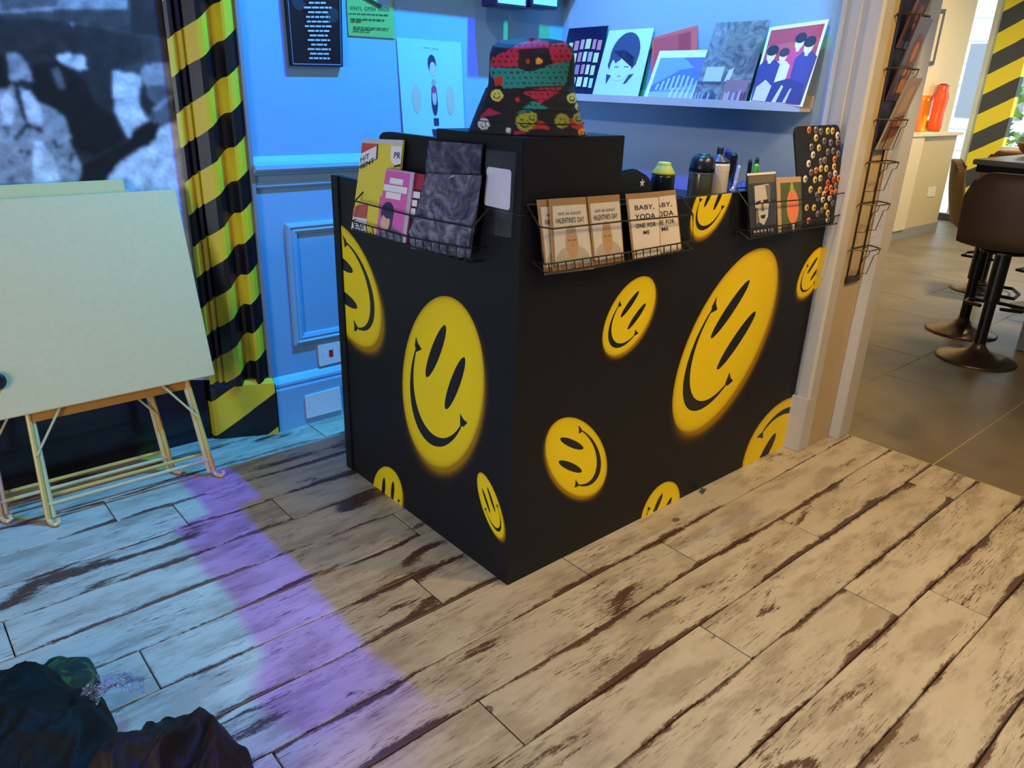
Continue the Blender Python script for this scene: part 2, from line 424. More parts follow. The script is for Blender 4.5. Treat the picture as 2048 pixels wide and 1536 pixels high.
# doorway casing: fluted architrave with plinth, reveal and stop
door = thing('door_1', None, None, (1.7, -.06, 0), kind='structure')
def door_side(s, ys):      # s=+1: jamb beside the counter; s=-1: the opposite jamb
    Y = lambda v: ys - s*v
    mb = MB()
    prof = [(0, 1.557), (0, 1.541), (.018, 1.541), (.022, 1.548), (.034, 1.548), (.040, 1.535), (.075, 1.532), (.082, 1.541), (.10, 1.541), (.106, 1.528), (.148, 1.528), (.156, 1.540), (.156, 1.60), (0, 1.60)]
    pts = [(x, Y(v)) for v, x in prof]; k = len(pts)
    mb.add([(x, y, .235) for x, y in pts]+[(x, y, 2.12) for x, y in pts], [tuple(range(k)), tuple(range(2*k-1, k-1, -1))]+[(i, (i+1) % k, k+(i+1) % k, k+i) for i in range(k)])
    mb.build('architrave', M['trim'], door)
    y0, y1 = sorted((Y(-.0), Y(.158)))
    MB().box((1.518, y0, 0), (1.60, y1, .235)).build('plinth_block', M['trim'], door, bevel=.003)
    y0, y1 = sorted((Y(.10), Y(.156)))
    MB().box((1.60, y0, 0), (1.868, y1, 2.12)).build('reveal', S(180, 160, 128, rough=.5), door)
    y0, y1 = sorted((Y(.156), Y(.202)))
    MB().box((1.772, y0, 0), (1.866, y1, 2.12)).build('door_stop', M['trim'], door, bevel=.003)
door_side(1, .09); door_side(-1, -1.42)
MB().box((1.53, -1.42, 2.04), (1.868, .09, 2.12)).build('head_casing', M['trim'], door)

# panelled lower wall beside the column
def extr(prof, x0, x1, name, mat, parent=None):     # profile (depth from wall, z) swept along x
    k = len(prof); V = [(x0, YW-d, z) for d, z in prof]+[(x1, YW-d, z) for d, z in prof]
    return ob(name, V, [tuple(range(k)), tuple(range(2*k-1, k-1, -1))]+[(i, k+i, k+(i+1) % k, (i+1) % k) for i in range(k)], mat, parent)
tr = extr([(0, .985), (.008, .985), (.012, .992), (.012, 1.004), (.006, 1.010), (.006, 1.030), (.016, 1.034), (.020, 1.042), (.034, 1.048), (.038, 1.056), (.036, 1.070), (.010, 1.080), (0, 1.10)], -.082, 1.46, 'trim_1', M['trim_blue']); st(tr)
sk = extr([(0, 0), (.028, 0), (.028, .180), (.022, .190), (.026, .198), (.024, .208), (.010, .225), (0, .232)], -.075, 1.46, 'baseboard_left', M['trim_blue']); st(sk)
pn = thing('trim_2', None, None, (.4, YW, .35), kind='structure')
def moulding(x0, x1, z0, z1):
    prof = [(0, 0), (.014, .004), (.018, .014), (.012, .022), (.016, .030), (.010, .044), (-.004, .050)]   # depth, inset
    corners = lambda i: [(x0+i, z0+i), (x1-i, z0+i), (x1-i, z1-i), (x0+i, z1-i)]
    for side in range(4):
        V = []; F = []
        for d, i in prof:
            c = corners(i); a, b = c[side], c[(side+1) % 4]; V += [(a[0], YW-d, a[1]), (b[0], YW-d, b[1])]
        for j in range(len(prof)-1): F.append((2*j, 2*j+1, 2*j+3, 2*j+2))
        ob('panel_moulding', V, F, M['trim_blue'], pn)
    MB().box((x0+.045, YW-.003, z0+.045), (x1-.045, YW, z1-.045)).build('panel_field', M['wall'], pn)
moulding(.028, 1.35, .352, .848)
st(MB().box((-.092, 1.384, 0), (-.078, YW+.02, HC)).build('trim_3', S(120, 126, 140, rough=.6)))

# ================================================================== STAGE LIGHTS OVER THE COUNTER
for x, lab in ((.73, 'black stage light with an added light-blocking plate above the riser end of the counter'), (1.10, 'black stage light with an added light-blocking plate above the middle of the counter')):
    t = thing('stage_light', lab, 'stage light', (x, .37, 3.3))
    MB().lathe([(.045, .03), (.05, .034), (.05, .19), (0, .19)], (x, .37, 3.30), 20).build('housing', S(18, 18, 20, rough=.5), t)
    MB().box((x-.18, .283, 2.73), (x+.18, .289, 3.42)).build('light_block_plate', S(14, 14, 16, rough=.7), t)  # unseen plate added to keep the coloured beam off the floor in front

# ================================================================== STRIPED COLUMN
YEL, BLK = srgb(216, 192, 40), srgb(14, 14, 18)
m_col = stripe_material('painted_hazard_stripes', 0, .78, .232, .60, BLK, YEL, .5, .38)
colm = thing('striped_column', 'wall column painted with diagonal yellow and black hazard stripes', 'column', (-.19, 1.45, 0))
Lc, Rc = Vector((-.300, 1.474)), Vector((-.086, 1.374)); dv = Rc-Lc; nv = Vector((dv.y, -dv.x)).normalized()
sec = [(0, -.03), (.0, .004), (.05, .006), (.10, 0), (.13, -.010), (.15, .004), (.20, .003), (.22, -.008), (.245, .006), (.42, .022), (.50, .020), (.60, -.020), (.66, -.022), (.76, .012), (.80, .012), (.86, .004), (.97, -.03), (1.0, -.05)]
pts = [Lc+dv*s+nv*(d) for s, d in sec] + [Vector((-.086, 1.511)), Vector((-.300, 1.511))]
k = len(pts); V = [(p.x, p.y, .225) for p in pts]+[(p.x, p.y, HC) for p in pts]
ob('shaft', V, [tuple(range(k)), tuple(range(2*k-1, k-1, -1))]+[(i, (i+1) % k, k+(i+1) % k, k+i) for i in range(k)], m_col, colm)
bp_ = [(-.312, 1.511), (-.306, 1.466), (-.290, 1.452), (-.150, 1.390), (-.086, 1.361), (-.080, 1.374), (-.080, 1.511)]; k = len(bp_)
m_base = stripe_material('painted_hazard_stripes_base', 0, .78, .30, .647, BLK, YEL, .5, .4)
ob('base_block', [(x, y, 0) for x, y in bp_]+[(x, y, .225) for x, y in bp_]+[(x*.985-.003, y+.014 if y < 1.5 else y, .242) for x, y in bp_],
   [tuple(range(k))[::-1], tuple(range(2*k, 3*k))]+[(j*k+i, j*k+(i+1) % k, (j+1)*k+(i+1) % k, (j+1)*k+i) for j in (0, 1) for i in range(k)], m_base, colm)

# ================================================================== MURAL
def pz(z, x0, y0, s): return [(x0+a/s, y0+b/s) for a, b in z]
mur = MB().box((-2.6, 1.488, .36), (-.295, 1.512, 2.6)).build('wall_mural', S(66, 68, 84, rough=.45)); tag(mur, 'large black and white photo mural of a crowd on the wall', 'mural')
pf = lambda u, v, l: Plane((0, 1.488, 0), (0, -1, 0)).at(u, v, l)
MPOL = []
class mp:
    poly = staticmethod(lambda P, v: MPOL.append((P, v)))
    ell = staticmethod(lambda cx, cy, rx, ry, v, n: MPOL.append(([(cx+rx*math.cos(6.2832*k/n), cy+ry*math.sin(6.2832*k/n)) for k in range(n)], v)))
dk, bk, mg, lg, wh, mb_ = .022, .006, .10, .30, .62, .05
mz = lambda pts: pz(pts, 0, 0, 3.413)
mp.poly(mz([(-900, -100), (1180, -100), (1180, 0), (1180, 420), (900, 470), (760, 470), (300, 420), (-900, 300)]), mb_)
mp.poly(mz([(-900, -120), (870, -120), (865, 55), (600, 55), (470, 60), (0, 95), (-900, 120)]), lg)
mp.poly(mz([(0, -50), (400, -50), (395, 40), (0, 75)]), mg)
mp.poly(mz([(880, -120), (1120, -120), (1140, 250), (900, 240)]), dk)
mp.poly(mz([(370, 148), (500, 158), (495, 172), (370, 158)]), wh)
mp.poly(mz([(-900, 100), (300, 130), (800, 220), (980, 260), (980, 420), (760, 480), (770, 800), (880, 950), (600, 1240), (0, 1280), (-900, 1280)]), dk)
mp.poly(mz([(230, 430), (380, 420), (480, 470), (590, 560), (640, 690), (780, 790), (860, 960), (640, 1060), (480, 1000), (420, 760), (270, 690), (210, 600)]), bk)
mp.poly(mz([(350, 470), (400, 460), (450, 600), (400, 610)]), mg)
mp.poly(mz([(390, 375), (470, 365), (575, 385), (590, 470), (540, 480), (400, 415)]), wh)
mp.poly(mz([(45, 365), (90, 355), (150, 390), (215, 500), (220, 550), (190, 560), (140, 530), (110, 560), (55, 540), (60, 450)]), lg)
mp.poly(mz([(-900, 400), (45, 380), (60, 560), (40, 610), (-900, 640)]), bk)
mp.poly(mz([(-900, 640), (40, 610), (90, 580), (150, 600), (250, 700), (340, 730), (440, 800), (475, 900), (490, 1010), (560, 1130), (545, 1250), (-900, 1290)]), lg)
mp.poly(mz([(90, 560), (120, 560), (190, 840), (300, 880), (290, 910), (190, 870), (110, 960), (90, 940), (170, 850), (110, 680)]), dk)
mp.poly(mz([(150, 620), (200, 620), (280, 740), (300, 840), (220, 860), (180, 780)]), wh)
mp.poly(mz([(0, 640), (70, 620), (110, 760), (80, 850), (0, 850)]), wh)
mp.poly(mz([(230, 960), (280, 960), (340, 1040), (380, 1140), (430, 1250), (220, 1260)]), wh)
random.seed(3)
for i in range(46):
    x = random.choice([random.uniform(0, 230), random.uniform(370, 500)]); y_ = random.uniform(860, 1240) if x < 300 else random.uniform(880, 1160)
    s_ = random.uniform(6, 22); a = random.uniform(0, 3)
    mp.poly(mz([(x+s_*math.cos(a+t)*random.uniform(.5, 1.6), y_+s_*math.sin(a+t)*random.uniform(.4, 1)) for t in (0, 1.2, 2.4, 3.6, 4.9)]), random.choice([dk, mb_, mg]))
mp.poly(mz([(775, 485), (960, 510), (955, 600), (950, 720), (1020, 815), (960, 850), (905, 885), (882, 950), (790, 770), (770, 620)]), wh)
mp.poly(mz([(970, 460), (1050, 430), (1200, 420), (1230, 560), (1180, 640), (1000, 600), (960, 520)]), lg)
mp.ell(*mz([(1070, 700)])[0], 34, 37, mg, 28)
mp.poly(mz([(960, 590), (1010, 570), (1000, 640), (1060, 720), (1030, 790), (975, 760), (950, 690)]), dk)
mp.poly(mz([(1040, 745), (1150, 660), (1190, 640), (1190, 660), (1060, 765)]), lg)
mp.poly(mz([(1030, 800), (1200, 760), (1240, 860), (1100, 890), (1050, 850)]), mg)
mp.poly(mz([(1100, 870), (1220, 820), (1400, 900), (1480, 1500), (1530, 2600), (1250, 2600), (900, 1700), (640, 1400), (720, 1240), (820, 1110), (1060, 950)]), wh)
mp.poly(mz([(1020, 830), (1100, 850), (1080, 900), (1060, 960), (1010, 1005), (960, 1000), (800, 1110), (720, 1250), (690, 1400), (400, 1500), (540, 1250), (560, 1130), (600, 1110), (880, 960), (910, 885)]), bk)
MUC = {}
def mural_grid():
    st_ = 4; xs = list(range(-40, 452, st_)); ys_ = list(range(-60, 764, st_)); nx, ny = len(xs), len(ys_)
    polys = []
    for P, mt in MPOL:
        bx = (min(p[0] for p in P), max(p[0] for p in P), min(p[1] for p in P), max(p[1] for p in P)); polys.append((P, mt, bx))
    g = []
    for y_ in ys_:
        for x in xs:
            c = .055
            for P, v, bx in polys:
                if bx[0] <= x <= bx[1] and bx[2] <= y_ <= bx[3] and inpoly(x, y_, P): c = v
            g.append(c)
    for it in range(2):
        h = g[:]
        for j in range(1, ny-1):
            for i in range(1, nx-1):
                k_ = j*nx+i; h[k_] = (4*g[k_]+g[k_-1]+g[k_+1]+g[k_-nx]+g[k_+nx])/8
        g = h
    V = [pf(x, y_, .001) for y_ in ys_ for x in xs]; F = [(j*nx+i, j*nx+i+1, (j+1)*nx+i+1, (j+1)*nx+i) for j in range(ny-1) for i in range(nx-1)]
    o = ob('print', V, F, attr_material('mural_print', .42), mur)
    C = []
    for k_, c in enumerate(g):
        i, j = k_ % nx, k_//nx
        c = max(.004, c*(1+.55*noise.noise((i*.16, j*.16, 3))+.25*noise.noise((i*.5, j*.5, 8))))
        C += [c*.97, c*.98, c*1.06, 1]
    o.data.color_attributes.new('paint', 'FLOAT_COLOR', 'POINT').data.foreach_set('color', C)
mural_grid()
# glossy black lower wall panel under the mural
tag(MB().box((-2.6, 1.488, .0), (-.318, 1.512, .36)).build('trim_4', S(16, 16, 26, rough=.18)), kind='structure')

# ================================================================== COUNTER
H, W_, L_ = 1.08, .9426, 1.532
ct = thing('sales_counter', 'black sales counter spray-painted with yellow smiley faces', 'counter', (.76, .47, 0))
side = MB().box((0, 0, 0), (.018, W_-.045, H)).build('side_panel', M['black'], ct)
front = MB().box((.0185, 0, 0), (L_, .018, H)).build('front_panel', M['black'], ct)
MB().box((-.006, W_-.045, 0), (.022, W_, H)).build('corner_post', M['black'], ct, bevel=.002)
MB().box((.03, W_-.018, .0), (1.42, W_, H-.03)).build('back_panel', M['black'], ct)
MB().box((.018, .018, .965), (1.455, W_-.018, .985)).build('worktop', S(24, 24, 30, rough=.4), ct)
rz = MB().box((.004, .004, H), (.362, .358, 1.260)).build('riser_box', M['black'], ct, bevel=.002)
MB().box((.0, .0, H-.0015), (.02, .358, H+.0015)).build('top_edging', S(58, 58, 66, rough=.4), ct)
# small cable hole low on the front
hc = P_FRONT.at(1497, 796)
MB().lathe([(.0085, 0), (.0085, .002), (.0055, .002), (.0055, 0)], (0, 0, 0), 16)
hb = MB()
for rr, off in ((.010, .0006),):
    hb.add([hc+Vector((rr*math.cos(t*math.pi/8), -off, 1.5*rr*math.sin(t*math.pi/8))) for t in range(16)], [tuple(range(16))])
hb.build('cable_hole', M['gap'], front)

def clip_rect(poly, lo0, hi0, lo1, hi1):
    for ax, lim, sg in ((0, lo0, 1), (0, hi0, -1), (1, lo1, 1), (1, hi1, -1)):
        out = []
        for i in range(len(poly)):
            a, b = poly[i-1], poly[i]; fa, fb = sg*(a[ax]-lim), sg*(b[ax]-lim)
            if fa >= 0: out.append(a)
            if fa*fb < 0:
                t = fa/(fa-fb); out.append(tuple(a[j]+(b[j]-a[j])*t for j in range(len(a))))
        poly = out
        if len(poly) < 3: return []
    return poly
m_spray = attr_material('spray_paint', .5, .22)
m_ink = S(17, 16, 18, rough=.4, name='black_stencil')
YC, YD, KB = srgb(236, 206, 24), srgb(158, 118, 8), srgb(23, 22, 26)
def smiley(panel, plane, bounds, c, e1, e2, rot, s0=0., side=(.05, -.10), soft=.05, ms=1.0):
    ax = 1 if plane is P_SIDE else 0          # plane coords: (y|x, z)
    c = Vector(c); e1 = Vector(e1); e2 = Vector(e2)
    def to2(u, v):
        p = c+e1*u+e2*v; q = plane.at(p.x, p.y); return (q[ax], q.z)
    def to3(a, z, l): return Vector((0, a, z))+plane.n*l if ax == 1 else Vector((a, 0, z))+plane.n*l
    V = []; F = []; C = []
    def face(poly, l):
        poly = clip_rect(poly, *bounds)
        if len(poly) < 3: return
        b = len(V)
        for q in poly: V.append(to3(q[0], q[1], l)); C.append(q[2:] if len(q) > 4 else (*YC, 1))
        F.append(tuple(range(b, len(V))))
    def disc(off, rings, l, n=56):
        for (r0, c0), (r1, c1) in zip(rings[:-1], rings[1:]):
            for k in range(n):
                a, b = 2*math.pi*k/n, 2*math.pi*(k+1)/n
                P = []
                for r, cc, t in ((r0, c0, a), (r1, c1, a), (r1, c1, b), (r0, c0, b)):
                    x, z = to2(off[0]+r*math.cos(t), off[1]+r*math.sin(t)); P.append((x, z, *cc, 1))
                if r0 == 0: P = P[:3]
                face(P, l)
    lerp = lambda a, b, t: tuple(x+(y-x)*t for x, y in zip(a, b))
    disc(side, [(.80, YD), (.96, YD), (1+soft*.3, lerp(YD, KB, .72)), (1.01+1.0*soft, lerp(YD, KB, .94)), (1.05+1.6*soft, KB)], .0003)
    disc((0, 0), [(0, YC), (.6, YC), (.93, lerp(YC, YD, .10)), (.985, lerp(YC, YD, .30)), (1+soft*.5, lerp(YC, YD, .85))], .0006)
    o = ob('smiley_face', V, F, m_spray, panel)
    ca = o.data.color_attributes.new('paint', 'FLOAT_COLOR', 'POINT')
    ca.data.foreach_set('color', [x for cc in C for x in cc])
    cr, sr = math.cos(math.radians(rot)), math.sin(math.radians(rot))
    V = []; F = []; C = []
    def st2(s, t):
        u, v = s*cr-t*sr, s*sr+t*cr; return to2(u, v)
    for ss in (-.31, .31):
        face([st2(s0+ss+.112*math.cos(t*math.pi/14), .17+.385*math.sin(t*math.pi/14)) for t in range(28)], .0009)
    n = 26; inn = []; out = []
    for i in range(n+1):
        a = math.radians(186+168*i/n); wd = (.020+.062*abs(math.sin(math.pi*i/n))**.8)*ms
        out.append((s0+.02+(.74+wd*.6)*math.cos(a), -.02+(.74+wd*.7)*math.sin(a))); inn.append((s0+.02+(.74-wd*.6)*math.cos(a), -.02+(.74-wd)*math.sin(a)))
    for i in range(n): face([st2(*out[i]), st2(*out[i+1]), st2(*inn[i+1]), st2(*inn[i])], .0009)
    for sg in (-1, 1):
        ex, ey = s0+.02+sg*.735, -.085
        face([st2(ex-sg*.03, ey-.05), st2(ex+sg*.05, ey-.02), st2(ex+sg*.10, ey+.085), st2(ex+sg*.005, ey+.055), st2(ex-sg*.115, ey+.055)], .0010)
    if V: ob('face_features', V, F, m_ink, panel)
BS = (.0, W_-.002, .0, H); BF = (.0005, L_, .0, H)
smiley(side, P_SIDE, BS, (887, 764), (80, 0), (2, -168), -38, -.07)
smiley(side, P_SIDE, BS, (697, 568), (54, 0), (-36, -124), 69, 0, side=(.05, -.12))
smiley(side, P_SIDE, BS, (776, 988), (29, 0), (-4, -54), -14)
smiley(side, P_SIDE, BS, (981.5, 1011), (17.5, 0), (-20, -65), 4, ms=.8)
smiley(front, P_FRONT, BF, (1450, 680), (73, 0), (73, -180), -34, -.05, side=(.11, -.07))
smiley(front, P_FRONT, BF, (1258, 632), (43, 0), (30, -78), -30, 0, side=(.10, -.08))
smiley(front, P_FRONT, BF, (1152, 914), (59, 0), (-14, -78), 72, 0, side=(-.07, -.10))
smiley(front, P_FRONT, BF, (1320, 1022), (34, 0), (18, -58), -12)
smiley(front, P_FRONT, BF, (1556, 893), (60, 0), (38, -98), 168)
smiley(front, P_FRONT, BF, (1424, 402), (34, 0), (26, -72), -8, ms=.9)
smiley(front, P_FRONT, BF, (1623, 545), (21, 0), (20, -49), -28, soft=.10, ms=.7)
# overspray on the door plinth edge and architrave
ov = Print(lambda u, v, l: Plane((1.528, 0, 0), (-1, 0, 0)).at(u, v, l), base=.0012)
yl_, yl2 = S(206, 176, 40, rough=.5), S(190, 170, 90, rough=.5)
ov.poly([(1640, 497), (1650, 493), (1656, 497), (1650, 515), (1644, 540), (1640, 552), (1645, 556), (1640, 572), (1629, 580), (1626, 572), (1634, 530)], yl_)
o = ov.build(door, 'overspray')

# ---- black rounded display board behind the cards
q = [(.357, 1.236), (.60, 1.236), (.628, 1.232), (.645, 1.222), (.652, 1.20), (.652, H), (.357, H)]
tag(MB().slab([(.004, y, z) for y, z in q], (-1, 0, 0), .02).build('display_board', M['black']), 'low black board with a rounded corner standing on the counter edge', 'board')

# ---- wire racks on the counter
def rack(label, plane, up, lo, bot, depth, name='wire_card_rack', nw=12, ends=(True, True)):
    """up/lo/bot: pixel polylines of the front rails; the bottom rail sits closer to the counter"""
    U = [plane.at(*p, depth) for p in up]; Lw = [plane.at(*p, depth) for p in lo]; Bt = [plane.at(*p, depth*.9) for p in bot]
    base = Vector(((U[0].x+U[-1].x)/2, (U[0].y+U[-1].y)/2, min(b.z for b in Bt)))
    t = thing(name, label, 'card rack', base)
    n = plane.n; r = .0023
    back = lambda p, up_=0: p-n*((p-plane.o).dot(n)-.002)+Vector((0, 0, up_))
    MB().tube(U, r).build('top_rail', M['blackw'], t); MB().tube(Lw, r).build('middle_rail', M['blackw'], t); MB().tube(Bt, r).build('bottom_rail', M['blackw'], t)
    for e, on in ((0, ends[0]), (-1, ends[1])):
        if not on: continue
        MB().tube([back(U[e], .045), U[e], Lw[e], back(Lw[e])], r).build('side_arm', M['blackw'], t)
        MB().tube([back(Lw[e]), Bt[e], back(Bt[e])], r).build('side_arm', M['blackw'], t)
    def along(P, s):
        ln = [(P[i+1]-P[i]).length for i in range(len(P)-1)]; T = sum(ln)*s
        for i, l in enumerate(ln):
            if T <= l or i == len(ln)-1: return P[i].lerp(P[i+1], min(1, T/l))
            T -= l
    for i in range(nw):
        s = (i+.5)/nw; a, b = along(Lw, s), along(Bt, s)
        MB().tube([a, b, back(b)], r*.8, 5).build('pocket_wire', M['blackw'], t)
    a, b = back(U[0], .045), back(U[-1], .045)
    MB().tube([a, b], r).build('hanging_bar', M['blackw'], t)
    return t
rack('black wire rack on the counter side holding wrapping paper and cards', P_SIDE, [(710, 402), (817, 430), (903, 447), (945, 455)], [(700, 441), (817, 474), (914, 493), (940, 497)], [(704, 458), (808, 489), (914, 520), (938, 526)], .055, nw=16)
rack('black wire rack on the counter front holding valentine cards', P_FRONT, [(1079, 453.5), (1105, 457.7), (1240, 443), (1357, 432.7), (1386, 429)], [(1088, 528.5), (1101, 527.5), (1249, 505.6), (1361, 486), (1386, 481)], [(1091, 547), (1105, 545), (1249, 523), (1363, 502), (1386, 498)], .05, nw=20)
rack('black wire rack at the doorway end of the counter front', P_FRONT, [(1495, 410), (1508, 407.5), (1600, 399.7), (1662, 390), (1692, 385)], [(1497, 462), (1512, 460), (1604, 444), (1664, 434), (1688, 427)], [(1498, 478), (1512, 475), (1604, 458), (1664, 449), (1682, 444.6)], .05, nw=14)

# ---- cards in the side rack
PAP = S(222, 220, 226, rough=.5); WHT = S(232, 230, 232, rough=.45); INK = S(22, 20, 28); KR = S(176, 140, 96, rough=.6)
o, f = sheet('wrapping_paper_pack', 'yellow folded wrapping paper printed with red and white boxes', 'wrapping paper', [(726, 277), (806, 280), (788, 481), (702, 459)], P_SIDE, .012, .036, S(226, 206, 60, rough=.4), .006)
p = Print(f); red, gry = S(196, 78, 66), S(60, 62, 66)
p.rect(0, .955, 1, 1, S(196, 194, 206))
p.poly([(0, .69), (.02, .69), (.44, .80), (.42, .95), (0, .955)], gry)
p.poly([(0, .705), (.40, .80), (.385, .935), (.0, .87)], WHT)
p.poly([(0, .84), (.38, .93), (.38, .95), (0, .955)], red)
p.text('HIT', .12, .80, .055, .22, INK, rot=.25); p.text('SENT', .20, .745, .055, .34, INK, rot=.25)
p.poly([(.74, .94), (1, .94), (1, .76), (.86, .75), (.76, .80)], WHT); p.poly([(.85, .75), (1, .77), (1, .745), (.86, .73)], gry); p.text('PR', .91, .85, .06, .15, INK)
p.poly([(.03, .27), (.34, .33), (.34, .16), (.02, .15)], S(186, 90, 76)); p.poly([(.02, .15), (.36, .16), (.36, .02), (.02, .02)], WHT); p.text('ESE', .2, .07, .06, .24, INK)
p.poly([(.60, .42), (.78, .45), (.80, .20), (.62, .20)], S(204, 128, 110)); p.poly([(.62, .21), (.80, .20), (.82, .02), (.64, .02)], WHT)
p.build(o)
o, f = sheet('greeting_card', 'red greeting card with white bubbles, half hidden behind the pink card', 'card', [(812, 343), (850, 349), (836, 488), (800, 483)], P_SIDE, .026, .040, S(150, 36, 64, rough=.4), .003)
p = Print(f); p.rect(0, .0, 1, .78, S(60, 22, 44))
for v, wd in ((.70, .8), (.58, .6), (.46, .5)): p.rect(.45-wd*.3, v-.045, .45+wd*.5, v+.045, WHT)
p.build(o)
o, f = sheet('greeting_card', 'pink greeting card with white title strips and a dark haired head', 'card', [(773, 336), (829, 345), (811, 486), (750, 474)], P_SIDE, .032, .046, S(214, 92, 176, rough=.35), .004)
p = Print(f)
p.rect(.88, 0, 1, 1, S(186, 180, 190)); p.rect(0, .97, .9, 1, S(186, 150, 180))
p.rect(.20, .80, .66, .88, WHT); p.rect(.02, .69, .84, .78, WHT); p.rect(.14, .59, .66, .68, WHT)
p.poly([(.02, .0), (.9, 0), (.9, .10), (.5, .2), (.02, .05)], S(110, 100, 122))
p.ell(.28, .40, .21, .14, S(52, 46, 80)); p.poly([(.38, .42), (.49, .40), (.50, .15), (.36, .12)], S(70, 60, 92))
p.ell(.27, .24, .15, .135, S(224, 176, 158)); p.ell(.33, .40, .17, .10, S(52, 46, 80))
p.build(o)

# crinkled glossy sleeves
def crinkle(name, label, cat, pxs, plane, dt, db, mat, amp=.006, nu=26, nv=36, seed=0, group=None, fold=0):
    q = [plane.at(*pxs[0], dt), plane.at(*pxs[1], dt), plane.at(*pxs[2], db), plane.at(*pxs[3], db)]; q[2] = Plane(q[0], (q[1]-q[0]).cross(q[3]-q[0])).at(*pxs[2]); n = qn(q); f = bil(q, n)
    V = []; F = []
    for s_ in (0, 1):
        for j in range(nv):
            for i in range(nu):
                u, v = i/(nu-1), j/(nv-1)
                d = amp*(noise.noise((u*5+seed, v*7, 1.7)) + .5*noise.noise((u*13, v*15+seed, 4))) if s_ == 0 else -.004
                if s_ == 0: d = max(d, -.003) + fold*math.sin(math.pi*min(1, v*1.6))*(1-u*.3)
                V.append(f(u, v, d))
    for s_ in (0, 1):
        for j in range(nv-1):
            for i in range(nu-1):
                a = s_*nu*nv+j*nu+i; F.append((a, a+1, a+nu+1, a+nu))
    N_ = nu*nv
    rim = [i for i in range(nu)] + [j*nu+nu-1 for j in range(1, nv)] + [(nv-1)*nu+i for i in range(nu-2, -1, -1)] + [j*nu for j in range(nv-2, 0, -1)]
    for a, b in zip(rim, rim[1:]+rim[:1]): F.append((a, N_+a, N_+b, b))
    o = ob(name, V, F, mat, smooth=False); tag(o, label, cat, group); return o, f
def bag_material(name, c1, c2, c3, rough=.25, coat=.2):
    m, N, L, B = _new(name)
    tc = N.new('ShaderNodeTexCoord'); nz = N.new('ShaderNodeTexNoise'); nz.inputs['Scale'].default_value = 14; nz.inputs['Detail'].default_value = 3; nz.inputs['Distortion'].default_value = 2.2
    L.new(tc.outputs['Object'], nz.inputs['Vector']); r = N.new('ShaderNodeValToRGB'); e = r.color_ramp.elements
    e[0].position = .34; e[0].color = (*c1, 1); e[1].position = .68; e[1].color = (*c3, 1); x = e.new(.5); x.color = (*c2, 1)
    L.new(nz.outputs['Fac'], r.inputs[0]); L.new(r.outputs[0], B.inputs['Base Color']); B.inputs['Roughness'].default_value = rough; B.inputs['Coat Weight'].default_value = coat
    return m
m_bag = bag_material('iridescent_print_in_sleeve', srgb(42, 40, 58), srgb(60, 56, 80), srgb(92, 88, 108))
m_bag2 = bag_material('dark_shiny_print_in_sleeve', srgb(50, 50, 66), srgb(88, 84, 108), srgb(132, 128, 150))
o, f = crinkle('sleeved_print', 'dark violet print in a shiny sleeve standing at the back of the side rack', 'print', [(857, 281), (964, 289), (950, 470), (838, 455)], P_SIDE, .012, .022, m_bag, .004, seed=2)
o, f = crinkle('sleeved_print', 'silvery crumpled bag in front of the dark violet print in the side rack', 'print', [(851, 347), (962, 351), (938, 517), (821, 497)], P_SIDE, .030, .040, m_bag2, .009, seed=9, fold=.010)
# white card in a long clear sleeve
cs = clear_material('clear_sleeve', (.97, .96, 1), .03, .25, .1, 18)
o, f = sheet('card_sleeve', 'long clear plastic sleeve taped to the counter corner', 'sleeve', [(972, 298), (1032, 305), (1022, 476), (960, 466)], P_SIDE, .006, .006, cs, .001)
o, f = sheet('notice_card', 'white rounded notice card inside the long clear sleeve', 'card', [(974, 333), (1022.6, 340), (1019, 421), (968, 410)], P_SIDE, .0035, .0035, S(226, 230, 236, rough=.4), .0012, corner=.09)

# ---- cards in the front rack
def valentine(lab, px, dt, db, face=True):
    o, f = sheet('greeting_card', lab, 'card', px, P_FRONT, dt, db, KR, .003)
    p = Print(f); cream = S(238, 233, 226, rough=.5)
    p.rect(.06, .10, .97, .905, cream); p.text('HAVE AN ALRIGHT', .50, .795, .042, .62, INK); p.text("VALENTINE'S DAY", .50, .705, .075, .76, INK)
    p.ell(.5, .16, .42, .20, S(206, 196, 178), 24, 0, 180); p.ell(.5, .40, .16, .225, S(206, 164, 116)); p.ell(.5, .56, .13, .08, S(196, 168, 134))
    p.rect(.40, .425, .48, .44, S(120, 84, 54)); p.rect(.53, .425, .61, .44, S(120, 84, 54)); p.poly([(.49, .42), (.52, .42), (.53, .35), (.48, .35)], S(192, 146, 100))
    p.build(o)
    sheet('card_wrap', None, None, px, P_FRONT, dt+.0012, db+.0012, _mc['cello'], .0004, parent=o)
_mc['cello'] = clear_material('cello_wrap', (1, .98, .95), -.02, .06)
valentine('cream valentine card mostly covered by the next card in its rack', [(1074.6, 400), (1150, 395), (1166, 541), (1090, 550)], .020, .034)
valentine('cream valentine card with a long face, overlapping the card behind it', [(1099, 398), (1171.5, 393.8), (1188, 538), (1107, 546)], .028, .042)
valentine('cream valentine card with a long face, beside the gap in the front rack', [(1174, 393.5), (1239, 389), (1249, 525), (1188.5, 537)], .026, .040)
def slogan(lab, px, dt, db):
    o, f = sheet('greeting_card', lab, 'card', px, P_FRONT, dt, db, KR, .003)
    p = Print(f); p.rect(.05, .02, .97, .92, S(242, 236, 233, rough=.5))
    p.text('BABY,', .52, .78, .085, .62, INK); p.text('YODA', .52, .645, .085, .66, INK); p.text('ONE FOR', .52, .51, .07, .66, INK); p.text('ME', .52, .40, .06, .22, INK)
    p.build(o)
    sheet('card_wrap', None, None, px, P_FRONT, dt+.0012, db+.0012, _mc['cello'], .0004, parent=o)
